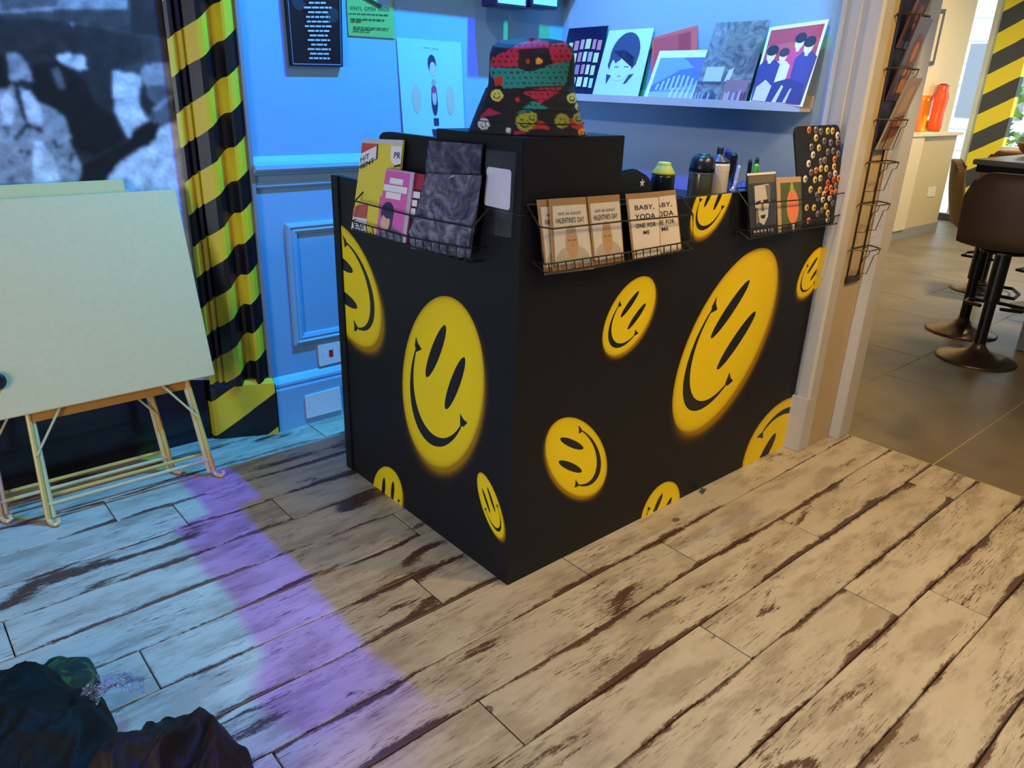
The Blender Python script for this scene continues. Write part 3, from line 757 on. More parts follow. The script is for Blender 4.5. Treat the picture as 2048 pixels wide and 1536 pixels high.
slogan('white slogan card half hidden behind the same card in the front rack', [(1286, 386), (1351, 379.6), (1364, 501), (1304, 512)], .018, .032)
slogan('white slogan card with bold lettering standing in front of its twin', [(1252, 388), (1318, 384), (1322, 511), (1267, 520)], .026, .040)
# ---- cards and badge board in the doorway-end rack
o, f = sheet('greeting_card', 'black and white portrait card in the doorway-end rack', 'card', [(1493.6, 347), (1551, 343), (1554, 468), (1502, 474)], P_FRONT, .020, .038, S(30, 28, 30, rough=.3), .003)
p = Print(f); lt, md = S(196, 190, 186), S(112, 106, 104)
p.rect(0, .965, 1, 1, WHT); p.rect(.04, .84, .96, .955, S(110, 98, 78)); p.poly([(.22, .80), (.74, .82), (.72, .52), (.66, .30), (.50, .17), (.30, .24), (.22, .45)], lt)
p.poly([(.60, .80), (.80, .80), (.76, .50), (.68, .52)], md); p.poly([(.24, .55), (.42, .57), (.42, .52), (.25, .50)], INK); p.poly([(.50, .57), (.70, .58), (.68, .52), (.52, .52)], INK)
p.poly([(.38, .33), (.58, .34), (.54, .28), (.42, .28)], INK); p.poly([(.22, .45), (.30, .46), (.34, .22), (.20, .20)], md); p.poly([(.44, .52), (.50, .52), (.54, .40), (.42, .40)], md)
for i in range(6): p.rect(.10+.13*i, .06, .18+.13*i, .10, lt)
p.build(o)
o, f = sheet('greeting_card', 'green card with an orange spindle-shaped figure in the doorway-end rack', 'card', [(1553, 355), (1602, 353), (1604, 456), (1557, 466)], P_FRONT, .024, .038, S(196, 160, 120, rough=.5), .003)
p = Print(f); p.rect(.14, 0, 1, .90, S(84, 94, 52)); p.ell(.62, .45, .25, .33, S(232, 132, 84)); p.ell(.60, .80, .07, .10, S(170, 170, 80)); p.ell(.62, .04, .05, .08, S(210, 205, 190)); p.rect(.14, .0, 1, .10, S(52, 58, 40)); p.ell(.62, .07, .05, .07, S(214, 208, 190)); p.build(o)
BP = [(1588, 253), (1680, 249), (1685, 444), (1602, 455)]
bd, f = sheet('badge_board', 'black rounded board covered in pin badges, propped in the doorway-end rack', 'board', BP, P_FRONT, .010, .030, S(18, 17, 20, rough=.6), .006, corner=.10)
BQ = [(1370,205,'o'),(1440,205,'g'),(1490,220,'g'),(1560,215,'y'),(1610,215,'y'),(1660,260,'w'),(1440,285,'y'),(1525,320,'g'),(1590,335,'g'),(1660,330,'g'),(1393,380,'g'),(1470,388,'y'),(1410,460,'w'),(1560,430,'g'),(1615,420,'g'),(1665,450,'g'),(1365,550,'w'),(1490,525,'g'),(1530,515,'g'),(1630,505,'o'),(1545,600,'y'),(1625,580,'y'),(1440,620,'o'),(1390,640,'g'),(1490,600,'y'),(1635,650,'w'),(1580,665,'g'),(1330,708,'w'),(1430,715,'y'),(1485,700,'y'),(1560,745,'r'),(1620,715,'r'),(1670,700,'o'),(1385,815,'y'),(1480,820,'y'),(1545,815,'o'),(1590,800,'o'),(1640,775,'g'),(1450,870,'g'),(1520,865,'y'),(1580,900,'w'),(1690,870,'r'),(1510,915,'w'),(1460,905,'g'),(1345,1000,'y'),(1420,1000,'y'),(1540,985,'y'),(1610,950,'g'),(1455,1065,'g'),(1500,1030,'g'),(1560,1055,'y'),(1365,1135,'o'),(1560,1125,'w'),(1640,840,'o'),(1600,850,'o')]
BC = dict(o=((214, 110, 60), 'orange'), g=((112, 106, 118), 'dull grey'), y=((214, 182, 96), 'yellow'), w=((216, 210, 204), 'white'), r=((196, 74, 44), 'red'))
nb = qn([P_FRONT.at(*BP[0], .010), P_FRONT.at(*BP[1], .010), P_FRONT.at(*BP[2], .030), P_FRONT.at(*BP[3], .030)])
q4 = [P_FRONT.at(*BP[0], .010), P_FRONT.at(*BP[1], .010), P_FRONT.at(*BP[2], .030), P_FRONT.at(*BP[3], .030)]
nb = qn([q4[0], q4[1], q4[2], q4[3]]); bpl = Plane(q4[0], nb)
ub = (q4[1]-q4[0]).normalized(); vb = nb.cross(ub); bmesh_cache = {}
for x, y_, c in BQ:
    pp = bpl.at(1350+x/5.12, 220+y_/5.12, .0004)
    if c not in bmesh_cache:
        prof = [(.0125, 0), (.0125, .0012), (.011, .0026), (.006, .0034), (0, .0036)]; Vv = []; Ff = []; sg = 14
        for r_, z_ in prof[:-1]: Vv += [ub*(r_*math.cos(2*math.pi*k_/sg))+vb*(r_*math.sin(2*math.pi*k_/sg))+nb*z_ for k_ in range(sg)]
        for i in range(3): Ff += [(i*sg+k_, i*sg+(k_+1) % sg, (i+1)*sg+(k_+1) % sg, (i+1)*sg+k_) for k_ in range(sg)]
        Vv.append(nb*.0036); Ff += [(3*sg+k_, 3*sg+(k_+1) % sg, len(Vv)-1) for k_ in range(sg)]
        me = bpy.data.meshes.new('pin_badge'); me.from_pydata(Vv, [], Ff); me.materials.append(S(*BC[c][0], rough=.25)); bmesh_cache[c] = me
        Vm = [ub*(a*.0125)+vb*(b*.0125)+nb*.0040 for a, b in [(.45*math.cos(k_*math.pi/3), .45*math.sin(k_*math.pi/3)) for k_ in range(6)]]
        mm = bpy.data.meshes.new('emblem'); mm.from_pydata(Vm, [], [(0, 1, 2, 3, 4, 5)]); mm.materials.append(S(50, 38, 34)); bmesh_cache[c+'m'] = mm
    o = bpy.data.objects.new('pin_badge', bmesh_cache[c]); COL.objects.link(o); o.location = pp
    tag(o, 'small round %s pin badge on the black badge board' % BC[c][1], 'badge', 'pin badges on the black board')
    e = bpy.data.objects.new('emblem', bmesh_cache[c+'m']); COL.objects.link(e); e.parent = o

# ================================================================== BUCKET HAT
hat = thing('bucket_hat', 'patterned bucket hat with red, teal and black patches on the counter riser', 'hat', (.168, .168, 1.2605))
CR, TE, RD, OL, YE, PU, OR, WT = srgb(168, 30, 66), srgb(28, 128, 128), srgb(176, 44, 34), srgb(146, 150, 48), srgb(206, 196, 90), srgb(110, 20, 110), srgb(226, 150, 60), srgb(200, 200, 205)
HP = [(CR, [(400, 690), (430, 590), (640, 490), (720, 460), (690, 690)], 1), (CR, [(640, 470), (860, 400), (1020, 430), (1000, 490), (720, 500)], 1), (CR, [(1000, 460), (1180, 430), (1260, 560), (1230, 630), (1060, 680)], 1),
      (TE, [(400, 690), (690, 695), (790, 735), (880, 720), (1000, 670), (1230, 620), (1190, 860), (1160, 880), (900, 880), (560, 915), (420, 780)], 1),
      (RD, [(450, 790), (540, 780), (540, 870), (460, 880)], 0), (CR, [(740, 950), (880, 905), (1160, 885), (1080, 970), (920, 1065), (860, 1010)], 1), (TE, [(690, 1160), (850, 1030), (1020, 1110)], 1),
      (CR, [(300, 1205), (400, 1100), (520, 1165)], 0), (RD, [(820, 1315), (930, 1230), (1035, 1325)], 0), (RD, [(1200, 1200), (1420, 1290), (1340, 1350), (1230, 1290)], 0), (CR, [(640, 1350), (740, 1340), (800, 1360), (660, 1385)], 0)]
HCc = [(YE, 480, 975, 62), (OL, 770, 1250, 95), (OL, 840, 1200, 55), (OL, 1150, 1240, 75), (OL, 1320, 1210, 60), (YE, 1330, 1090, 48), (YE, 1250, 1005, 52), (WT, 345, 1270, 58), (OR, 910, 625, 34), (RD, 800, 630, 22), (OR, 1360, 1360, 48), (RD, 690, 1020, 24), (WT, 600, 1330, 22)]
def hat_col(p):
    d = p-CAM; z = d.dot(_f); x = (1024+FPX*d.dot(R_)/z-900)*5.12; y_ = (768-FPX*d.dot(U_)/z)*5.12
    c = srgb(16, 12, 22)
    for cc, P, dots in HP:
        if inpoly(x, y_, P):
            c = cc
            if dots:
                gx, gy = (x+(20 if int(y_/55) % 2 else 0)) % 62-31, y_ % 55-27
                if gx*gx+gy*gy < 130: c = tuple(v*.12 for v in cc)
    for cc, cx, cy, r_ in HCc:
        dd = math.hypot(x-cx, y_-cy)
        if dd < r_:
            c = cc
            if r_ > 45 and (abs(dd-r_*.55) < 7 and y_ > cy or math.hypot(abs(x-cx)-r_*.3, y_-cy+r_*.25) < r_*.14): c = tuple(v*.08 for v in cc)
    return c
prof = [(.0, .2185), (.05, .2175), (.085, .213), (.102, .203), (.109, .185), (.1105, .165), (.112, .140), (.1135, .112), (.116, .104), (.126, .080), (.140, .045), (.153, .012), (.158, .001), (.155, .0), (.135, .040), (.118, .080), (.108, .104)]
def hat_surface(name, prof, a, b):
    NS = 180; V = []; C = []
    rows = []
    for i in range(a, b):
        (r0, z0), (r1, z1) = prof[i], prof[i+1]; st_ = max(1, int(math.hypot(r1-r0, z1-z0)/.0024))
        for s_ in range(st_): rows.append((r0+(r1-r0)*s_/st_, z0+(z1-z0)*s_/st_))
    rows.append(prof[b])
    c0 = ORG[hat]; view = math.atan2(CAM.y-c0.y, CAM.x-c0.x)
    for r_, z_ in rows:
        for k_ in range(NS):
            t = 2*math.pi*k_/NS
            wob = 1+.03*math.sin(2*t+.6)+.012*math.sin(5*t+1+z_*30)+(.02*math.sin(3*t)*(1 if z_ < .1 else 0))
            zz = z_*(1-.03*math.sin(2*t+1)) + (.004*math.sin(9*t) if .005 < z_ < .10 else 0)
            P = c0+Vector((r_*wob*math.cos(t), r_*wob*math.sin(t), max(.0, zz)))
            tt = (t-view+math.pi) % (2*math.pi)-math.pi
            if abs(tt) > math.pi/2: t2 = t+math.pi
            else: t2 = t
            Q = c0+Vector((r_*wob*math.cos(t2), r_*wob*math.sin(t2), max(.0, zz)))
            V.append(P); C.append(hat_col(Q))
    F = [(i*NS+k_, i*NS+(k_+1) % NS, (i+1)*NS+(k_+1) % NS, (i+1)*NS+k_) for i in range(len(rows)-1) for k_ in range(NS)]
    o = ob(name, V, F, m_cloth, hat, smooth=True)
    ca = o.data.color_attributes.new('paint', 'FLOAT_COLOR', 'POINT'); ca.data.foreach_set('color', [x for c in C for x in (*c, 1)])
m_cloth = attr_material('printed_cotton', .8)
hat_surface('crown', prof, 0, 8); hat_surface('brim', prof, 8, len(prof)-1)
for zz, rr in ((.104, .1165), (.060, .1355), (.028, .1485)):
    MB().tube([ORG[hat]+Vector((rr*1.0*(1+.03*math.sin(2*t+.6)+.02*math.sin(3*t))*math.cos(t), rr*(1+.03*math.sin(2*t+.6)+.02*math.sin(3*t))*math.sin(t), zz)) for t in [2*math.pi*k_/60 for k_ in range(60)]], .0012, 5, True).build('stitching', S(20, 18, 26), hat)

# ================================================================== THINGS ON THE WORKTOP
ZT = .985
def spray_can(x, y_, r, h, label, body, cap, style):
    t = thing('spray_can', label, 'spray can', (x, y_, ZT))
    c = Vector((x, y_, ZT))
    MB().lathe([(r*.94, 0), (r, .006), (r, h-.01), (r*.97, h)], c, 28).build('can_body', body, t, smooth=True)
    if style == 'dome':
        MB().lathe([(r*1.02, h-.012), (r*1.03, h+.004), (r*.98, h+.022), (r*.80, h+.038), (r*.55, h+.045), (r*.50, h+.040), (0, h+.040)], c, 28).build('cap', cap, t, smooth=True)
        MB().lathe([(r*1.035, h-.014), (r*1.035, h-.009)], c, 28).build('rim', S(150, 150, 160, metal=.8, rough=.25), t)
    elif style == 'nozzle':
        MB().lathe([(r*.99, h), (r*.90, h+.008), (r*.40, h+.020), (r*.38, h+.026), (0, h+.026)], c, 28).build('shoulder', S(90, 92, 104, metal=.7, rough=.3), t, smooth=True)
        MB().lathe([(r*.30, h+.026), (r*.30, h+.046), (r*.24, h+.050), (0, h+.050)], c, 16).build('nozzle', cap, t)
        MB().lathe([(r*1.01, h-.024), (r*1.01, h-.008)], c, 28).build('label_band', S(206, 204, 200), t)
    else:
        MB().lathe([(r*.99, h), (r*.96, h+.006), (r*.60, h+.026), (r*.56, h+.028), (r*.56, h+.034), (r*.48, h+.036), (0, h+.036)], c, 28).build('cap', cap, t, smooth=True)
dkc = S(20, 22, 26, rough=.25, metal=.3)
spray_can(.680, .115, .036, .150, 'dark spray can with a yellow-green cap on the counter', dkc, S(176, 172, 60, rough=.5), 'cone')
spray_can(.875, .115, .040, .158, 'spray can with black domed cap and silver label', S(120, 116, 96, rough=.22, metal=.7), S(20, 20, 28, rough=.3), 'dome')
spray_can(.985, .130, .037, .172, 'pale grey spray can without a cap, nozzle showing', S(196, 192, 200, rough=.35), S(24, 28, 34), 'nozzle')
t = thing('small_bottle', 'small grey bottle between the spray cans', 'bottle', (.785, .20, ZT))
MB().lathe([(.020, 0), (.022, .004), (.022, .085), (.012, .10), (.011, .118), (0, .118)], (.785, .20, ZT), 20).build('bottle_body', S(130, 138, 140, rough=.4), t, smooth=True)
MB().lathe([(.013, .105), (.013, .122), (0, .122)], (.785, .20, ZT), 16).build('cap', S(90, 100, 110), t)
# tape gun / black box with a star
t = thing('black_pouch', 'black pouch with a white star lying beside the riser', 'pouch', (.52, .13, ZT))
V = []; 
MB().slab([(.43, .09, ZT), (.60, .09, ZT), (.605, .09, ZT+.13), (.585, .09, ZT+.150), (.52, .09, ZT+.176), (.47, .09, ZT+.172), (.43, .09, ZT+.16)], (0, -1, 0), .07).build('pouch_body', S(14, 15, 24, rough=.35), t, bevel=.006)
MB().lathe([(.014, 0), (.016, .03), (.010, .055), (.004, .062), (0, .063)], (.466, .12, ZT+.165), 14).build('knob', S(18, 18, 24), t, smooth=True)
p = Print(lambda u, v, l: Vector((.545+u*.013, .0835-l, ZT+.135+v*.013)))
p.poly([((1 if i % 2 == 0 else .42)*math.sin(i*math.pi/5), (1 if i % 2 == 0 else .42)*math.cos(i*math.pi/5)) for i in range(10)], S(210, 220, 240)); p.build(t, 'star')
# pens in clear cups
def cup(x, y_, r, h, label, items):
    t = thing('pen_cup', label, 'cup', (x, y_, ZT))
    MB().lathe([(r*.9, 0), (r, h), (r*.94, h), (r*.85, .003), (0, .003)], (x, y_, ZT), 24).build('cup_body', clear_material('clear_cup', (.82, .88, .98), .08, .1), t, smooth=True)
    for i, (dx, dy, tx, ty, hh, rr, col, capc, nm, lab) in enumerate(items):
        pn_ = thing(nm, lab, 'pen', (x+dx, y_+dy, ZT+.004))
        a = Vector((x+dx, y_+dy, ZT+.005)); b = a+Vector((tx, ty, hh))
        MB().tube([a, a.lerp(b, .66)], rr, 10).build('barrel', S(*col, rough=.35), pn_, smooth=False)
        MB().tube([a.lerp(b, .66), a.lerp(b, .95), b], [rr*1.12, rr*1.05, rr*.55], 10).build('cap', S(*capc, rough=.35), pn_)
cup(1.115, .17, .040, .10, 'clear cup of blue and black marker pens', [(-.015, 0, -.012, .0, .205, .010, (40, 70, 160), (28, 40, 120), 'marker_pen', 'blue marker pen with a pointed dark cap'), (.012, .008, .012, 0, .190, .014, (40, 36, 44), (18, 18, 22), 'marker_pen', 'thick black marker pen in the clear cup'), (0, -.016, .03, 0, .15, .006, (200, 200, 206), (160, 165, 175), 'marker_pen', 'slim silver pen leaning in the clear cup')])
cup(1.255, .17, .036, .09, 'clear cup of green and dark felt pens', [(-.014, 0, -.006, 0, .165, .007, (24, 40, 60), (18, 26, 40), 'felt_pen', 'dark felt pen with a blunt cap'), (.004, -.010, .004, 0, .150, .008, (120, 200, 40), (96, 190, 40), 'felt_pen', 'bright green felt pen in a clear cup'), (.016, .006, .018, 0, .170, .007, (30, 60, 60), (20, 40, 40), 'felt_pen', 'dark teal felt pen leaning to the doorway')])

# ================================================================== ON THE PANELLED WALL
o, f = sheet('framed_notice', 'black framed notice with rows of pale text on the wall', 'notice', [(566, -70), (682, -70), (686, 134), (583, 132)], P_WL, .020, .020, S(12, 14, 26, rough=.3), .018)
p = Print(f); gl = S(120, 130, 160, rough=.3)
for r_ in ((.03, .02, .04, .98), (.96, .02, .97, .98), (.03, .018, .97, .028)): p.rect(*r_, gl)
p.ell(.22, .66, .12, .10, S(26, 30, 44)); p.ell(.80, .52, .13, .08, S(26, 30, 44))
for i, wd in enumerate([.40, .36, .44, .30, .42, .34, .40, .50, .42, .44, .36, .50, .32, .44, .40, .38, .42, .34, .46]):
    v = .085+i*.046; u0 = .54-wd/2; 
    while u0 < .54+wd/2:
        l_ = random.uniform(.05, .13); p.rect(u0, v-.009, min(u0+l_, .54+wd/2), v+.009, S(176, 180, 196)); u0 += l_+.016
p.build(o)
o, f = sheet('green_notice', 'bright green paper notice with dark lettering on the wall', 'notice', [(691, -40), (784, -40), (790, 77), (697, 71)], P_WL, .004, .004, S(116, 166, 84, rough=.6), .001)
p = Print(f); gd = S(28, 84, 40)
p.text('VINYL OPEN DECK', .48, .50, .07, .86, gd)
for v, a, b in ((.40, .03, .88), (.31, .06, .78), (.27, .06, .30), (.16, .10, .86), (.11, .10, .46)):
    u0 = a
    while u0 < b:
        l_ = random.uniform(.05, .12); p.rect(u0, v-.012, min(u0+l_, b), v+.012, gd); u0 += l_+.02
p.poly([(.26, .72), (.36, .74), (.74, .56), (.70, .53)], S(14, 30, 24)); p.build(o)
o, f = sheet('white_poster', 'white poster with small cartoon heads down the middle on the wall', 'poster', [(793, 75), (922, 85), (932, 330), (812, 330)], P_WL, .004, .012, S(140, 192, 206, rough=.5), .002)
p = Print(f); nv_, gy = S(40, 44, 84), S(150, 150, 150)
p.rect(.39, .935, .50, .945, gy); p.rect(.52, .93, .63, .94, gy)
p.ell(.51, .82, .065, .07, nv_); p.ell(.52, .78, .05, .055, S(188, 176, 172)); p.ell(.525, .675, .035, .025, gy)
p.ell(.24, .54, .07, .115, S(168, 172, 160)); p.ell(.78, .54, .065, .12, S(168, 172, 160)); p.ell(.52, .53, .05, .12, nv_); p.ell(.52, .555, .036, .06, S(170, 165, 172)); p.ell(.52, .62, .042, .03, S(150, 60, 110))
p.rect(.49, .33, .57, .39, nv_); p.poly([(.45, .30), (.62, .30), (.58, .20), (.62, .1), (.45, .1), (.48, .2)], nv_); p.rect(.53, .12, .57, .26, S(200, 200, 205)); p.build(o)
o, f = sheet('wall_switch', 'white wall switch plate with a red rocker above the skirting', 'switch', [(637, 691), (683, 682), (685, 722), (641, 733)], P_WL, .010, .010, S(216, 216, 222, rough=.3), .010)
p = Print(f, base=.001); p.rect(.42, .34, .60, .68, S(190, 40, 30)); p.ell(.14, .5, .025, .03, gy); p.ell(.88, .5, .025, .03, gy); p.build(o, 'rocker')
o, f = sheet('blank_plate', 'blank white cover plate screwed to the skirting', 'plate', [(611, 793), (680, 774), (684, 819), (615, 837)], Plane((0, YW-.028, 0), (0, -1, 0)), .008, .008, S(214, 214, 220, rough=.35), .0075)
p = Print(f, base=.001); p.ell(.08, .45, .018, .03, gy); p.ell(.93, .5, .018, .03, gy); p.build(o, 'screw')

# upper ledge (just above the frame) whose underside carries two hanging boxes
lg_ = tag(MB().box((.56, YW-.15, 1.87), (1.46, YW, 1.90)).build('upper_ledge', M['trim']), 'white upper ledge on the wall above the white poster', 'shelf')
for (x0, x1), lab in zip(((985, 1048), (1056, 1110)), ('small dark hanging box under the upper ledge, beside the green notice side', 'small dark hanging box under the upper ledge, in the wall corner')):
    pl = yp(1.27); a, b = pl.at(x0, 12 if x0 < 1000 else 14), pl.at(x1, 4 if x0 < 1000 else 16)
    t = thing('hanging_box', lab, 'box', ((a.x+b.x)/2, 1.30, a.z))
    MB().box((a.x, 1.25, min(a.z, b.z)), (b.x, 1.345, 1.87)).build('box_body', S(30, 36, 70, rough=.3), t, bevel=.004)
    MB().box((a.x+.01, 1.248, min(a.z, b.z)+.012), (b.x-.01, 1.2495, 1.80)).build('front_label', S(190, 196, 210), t)

# ================================================================== PICTURE LEDGE AND POSTERS
ld = .10
dW = (b_-a_).normalized(); nW = P_WR.n
lt_, lb_ = P_WR.at(1599, 206.5, ld).z, P_WR.at(1597, 224, ld).z
ta = lambda px: (P_WR.at(px, 215, ld)-a_).dot(dW)
t0_, t1_ = .03, ta(1600)
ldg = thing('picture_ledge', 'white picture ledge on the wall behind the counter', 'shelf', (1.43, .8, lb_))
def wbox(t0, t1, d0, d1, z0, z1):
    P = lambda t, d, z: Vector((a_.x, a_.y, 0))+dW*t+nW*d+Vector((0, 0, z))
    return MB().add([P(t0, d0, z0), P(t1, d0, z0), P(t1, d1, z0), P(t0, d1, z0), P(t0, d0, z1), P(t1, d0, z1), P(t1, d1, z1), P(t0, d1, z1)],
                    [(0, 3, 2, 1), (4, 5, 6, 7), (0, 1, 5, 4), (1, 2, 6, 5), (2, 3, 7, 6), (3, 0, 4, 7)])
wbox(t0_, t1_, .002, ld-.012, lb_, lb_+.012).build('shelf_board', M['trim'], ldg)
wbox(t0_, t1_, ld-.012, ld, lb_, lt_).build('front_lip', M['trim'], ldg)
wbox(t0_, t1_, .0, .012, lb_, lb_+.055).build('back_rail', M['trim'], ldg)
PZ = lambda *z: [(1100+a/3.413, b/3.413) for a, b in z]
BTM = .080
o, f = sheet('art_print', 'dark art print with rows of colourful book spines on the ledge', 'art print', PZ((130, 195), (395, 175), (290, 690), (25, 690)), P_WR, .02, BTM-.004, S(22, 24, 62, rough=.3), .004)
p = Print(f)
for row in range(4):
    u0 = .10
    while u0 < .84:
        wd = random.uniform(.10, .16); hh = .13
        arc = .05*math.sin(u0*3.1)
        p.rect(u0, .66-row*.17+arc, u0+wd*.8, .66+hh-row*.17+arc, random.choice([S(205, 205, 210), S(190, 150, 160), S(200, 120, 140), S(150, 120, 150), S(200, 200, 150)] if row < 3 else [S(150, 200, 170), S(210, 215, 215)])); u0 += wd+.02
p.build(o)
o, f = sheet('art_print', 'pale art print of a round haired head with fringe on the ledge', 'art print', PZ((405, 208), (710, 190), (592, 692), (278, 684)), P_WR, .022, BTM, S(186, 202, 202, rough=.35), .002)
p = Print(f); hn = S(54, 62, 98)
p.ell(.50, .66, .32, .30, hn); p.poly([(.19, .64), (.80, .64), (.80, .52), (.72, .44), (.26, .42), (.18, .50)], hn)
p.ell(.48, .48, .24, .20, S(186, 202, 202)); p.poly([(.24, .62), (.34, .53), (.44, .58), (.48, .72), (.52, .58), (.62, .53), (.74, .60), (.74, .46), (.72, .70), (.24, .70)], hn)
p.poly([(.20, .38), (.31, .36), (.26, .26), (.24, .24)], hn); p.poly([(.70, .37), (.80, .38), (.68, .25), (.62, .24)], hn)
p.rect(.34, .475, .44, .485, hn); p.rect(.55, .475, .65, .485, hn); p.rect(.46, .345, .53, .352, hn); p.poly([(.28, .0), (.40, .07), (.50, .03), (.62, .06), (.68, .0)], hn); p.build(o)
o, f = sheet('art_print', 'red print peeking out behind the landscape print on the ledge', 'art print', PZ((700, 258), (1005, 172), (1000, 650), (690, 650)), P_WR, .012, .050, S(214, 84, 84, rough=.5), .003)
p = Print(f); p.rect(.05, .1, .88, .95, S(190, 70, 78)); p.rect(.60, .1, .86, .93, S(168, 54, 66)); p.build(o)
o, f = sheet('art_print', 'white bordered landscape print of a bridge on the ledge', 'art print', PZ((750, 347), (1085, 340), (1004, 692), (632, 686)), P_WR, .046, BTM-.004, S(222, 224, 226, rough=.4), .002)
p = Print(f); p.rect(.07, .02, 1, .86, S(120, 150, 190)); p.poly([(.55, .86), (1, .86), (1, .5)], S(104, 108, 186))
p.poly([(.07, .30), (.30, .45), (.55, .62), (.80, .66), (1, .55), (1, .36), (.07, .18)], S(86, 110, 160))
for i in range(9): p.poly([(.16+.09*i, .22), (.20+.09*i, .22), (.22+.09*i, .34+.18*math.sin(i*.35)), (.18+.09*i, .34+.18*math.sin(i*.35))], S(170, 186, 210))
p.rect(.07, .02, 1, .18, S(150, 170, 170))
for i in range(5): p.poly([(.45+.10*i, .02), (.49+.10*i, .02), (.53+.10*i, .26), (.49+.10*i, .26)], S(196, 196, 205))
p.build(o)
o, f = sheet('sleeved_print', 'grey violet collage print in a clear sleeve on the ledge', 'print', PZ((1135, 155), (1500, 136), (1328, 716), (958, 706)), P_WR, .030, BTM+.002, bag_material('collage_print', srgb(86, 84, 100), srgb(120, 118, 132), srgb(150, 148, 156)), .003)
p = Print(f)
p.rect(.10, .28, .44, .46, S(196, 190, 206)); p.poly([(.50, .28), (.60, .29), (.62, .45), (.54, .42)], S(206, 200, 214)); p.rect(.54, .0, .96, .30, S(150, 110, 130))
for i in range(8): p.poly([(.58+.05*i, .0), (.62+.05*i, .0), (.62+.05*i, .14+.03*(i % 3)), (.58+.05*i, .15)], random.choice([S(100, 60, 90), S(196, 160, 180), S(120, 100, 150)]))
for i in range(7): p.poly([(.03+.06*i, .0), (.07+.06*i, .0), (.08+.06*i, .12+.04*(i % 2)), (.04+.06*i, .14)], random.choice([S(70, 74, 120), S(150, 150, 180), S(96, 96, 140)]))
p.rect(.0, .26, .46, .275, S(70, 74, 110)); p.build(o)
sheet('sleeve', None, None, PZ((1135, 155), (1500, 136), (1328, 716), (958, 706)), P_WR, .033, BTM+.005, _mc['cello'], .0004, parent=o)
o, f = sheet('art_print', 'red poster of a group of figures with a white border on the ledge', 'art print', PZ((1500, 187), (1905, 130), (1722, 728), (1362, 694)), P_WR, .024, BTM+.014, S(226, 224, 228, rough=.35), .002)
p = Print(f); p.rect(.045, .02, .955, .955, S(176, 56, 74)); p.poly([(.045, .74), (.955, .80), (.955, .70), (.045, .62)], S(188, 78, 88))
def fig(u, v, s_, hair, shirt):
    p.poly([(u-.13*s_, 0.02), (u+.13*s_, .02), (u+.16*s_, v-.10), (u+.07*s_, v-.04), (u-.07*s_, v-.04), (u-.15*s_, v-.12)], shirt)
    p.ell(u, v+.02, .065*s_, .075*s_, S(226, 186, 174)); p.ell(u, v+.065*s_, .085*s_, .055*s_, hair); p.poly([(u-.03, v-.03), (u+.03, v-.03), (u+.03, v-.09), (u-.03, v-.09)], S(226, 186, 174))
fig(.62, .74, 1.15, S(34, 28, 50), S(206, 60, 110)); fig(.80, .68, 1.2, S(40, 30, 48), S(66, 56, 122)); fig(.40, .58, 1.05, S(70, 40, 60), S(220, 190, 200)); fig(.18, .60, 1.25, S(36, 28, 54), S(60, 50, 110))
p.poly([(.045, .02), (.30, .02), (.34, .22), (.20, .30), (.06, .2)], S(206, 176, 206)); p.poly([(.34, .02), (.95, .02), (.90, .26), (.60, .32), (.34, .26)], S(54, 44, 104)); p.poly([(.42, .02), (.5, .02), (.56, .22), (.52, .24)], S(206, 178, 196)); p.poly([(.62, .02), (.68, .02), (.72, .2), (.69, .2)], S(196, 168, 180)); p.build(o)

# ================================================================== LEAFLET RACK ON THE DOOR REVEAL
br = thing('leaflet_rack', 'bronze wire leaflet rack hanging on the doorway reveal', 'leaflet rack', (1.685, -.07, .70))
x0, x1, yb = 1.640, 1.735, -.0705
for x in (x0, x1): MB().tube([(x, yb, .70), (x, yb, 1.78)], .0035, 6).build('upright', M['bwire'], br)
MB().box((x0-.006, yb-.006, .698), (x1+.006, yb+.003, .722)).build('foot_clip', M['bwire'], br)
zs = [P_REV.at(1720, 493).z, P_REV.at(1738, 404).z, P_REV.at(1752, 322).z, P_REV.at(1768, 238).z, 1.47, 1.64]
for z in zs:
    yo = yb-.062
    MB().tube([(x0-.030, yb-.004, z), (x0+.01, yo, z), (x1+.004, yo, z), (x1+.035, yb-.004, z), (x1, yb+.002, z), (x0, yb+.002, z), (x0-.030, yb-.004, z)], .0024, 6).build('pocket_ring', M['bwire'], br)
    for xx in (x0+.012, x1+.002):
        MB().tube([(xx, yo, z), (xx, yo+.004, z-.022), (xx, yo+.018, z-.028), (xx, yo+.034, z-.105), (xx, yb, z-.108)], .0016, 5).build('pocket_wire', M['bwire'], br)
def leaflet(label, zb, zt, mat, lean, y0=0, extra=None):
    yo = yb-.012-y0
    q = [Vector((x0-.004, yo-lean, zt)), Vector((x1+.004, yo-lean, zt)), Vector((x1+.004, yo-.004, zb)), Vector((x0-.004, yo-.004, zb))]
    n = Vector((0, -1, 0)); o = MB().slab([q[3], q[2], q[1], q[0]], n, .006).build('leaflet', mat); tag(o, label, 'leaflet', None)
    p = Print(bil(q, n)); 
    if extra: extra(p)
    p.build(o); return o
br1, br2, br3 = S(120, 66, 44), S(176, 120, 84), S(54, 30, 26)
leaflet('pale brown picture leaflet in the lowest filled rack pocket', zs[3]-.105, zs[3]+.14, S(150, 130, 112, rough=.4), .070, 0, lambda p: (p.poly([(.05, .1), (.95, .2), (.9, .5), (.1, .45)], br1), p.poly([(.2, .5), (.8, .55), (.7, .9), (.3, .85)], S(176, 150, 126)), p.poly([(.4, .3), (.9, .35), (.8, .45), (.5, .42)], br2)))
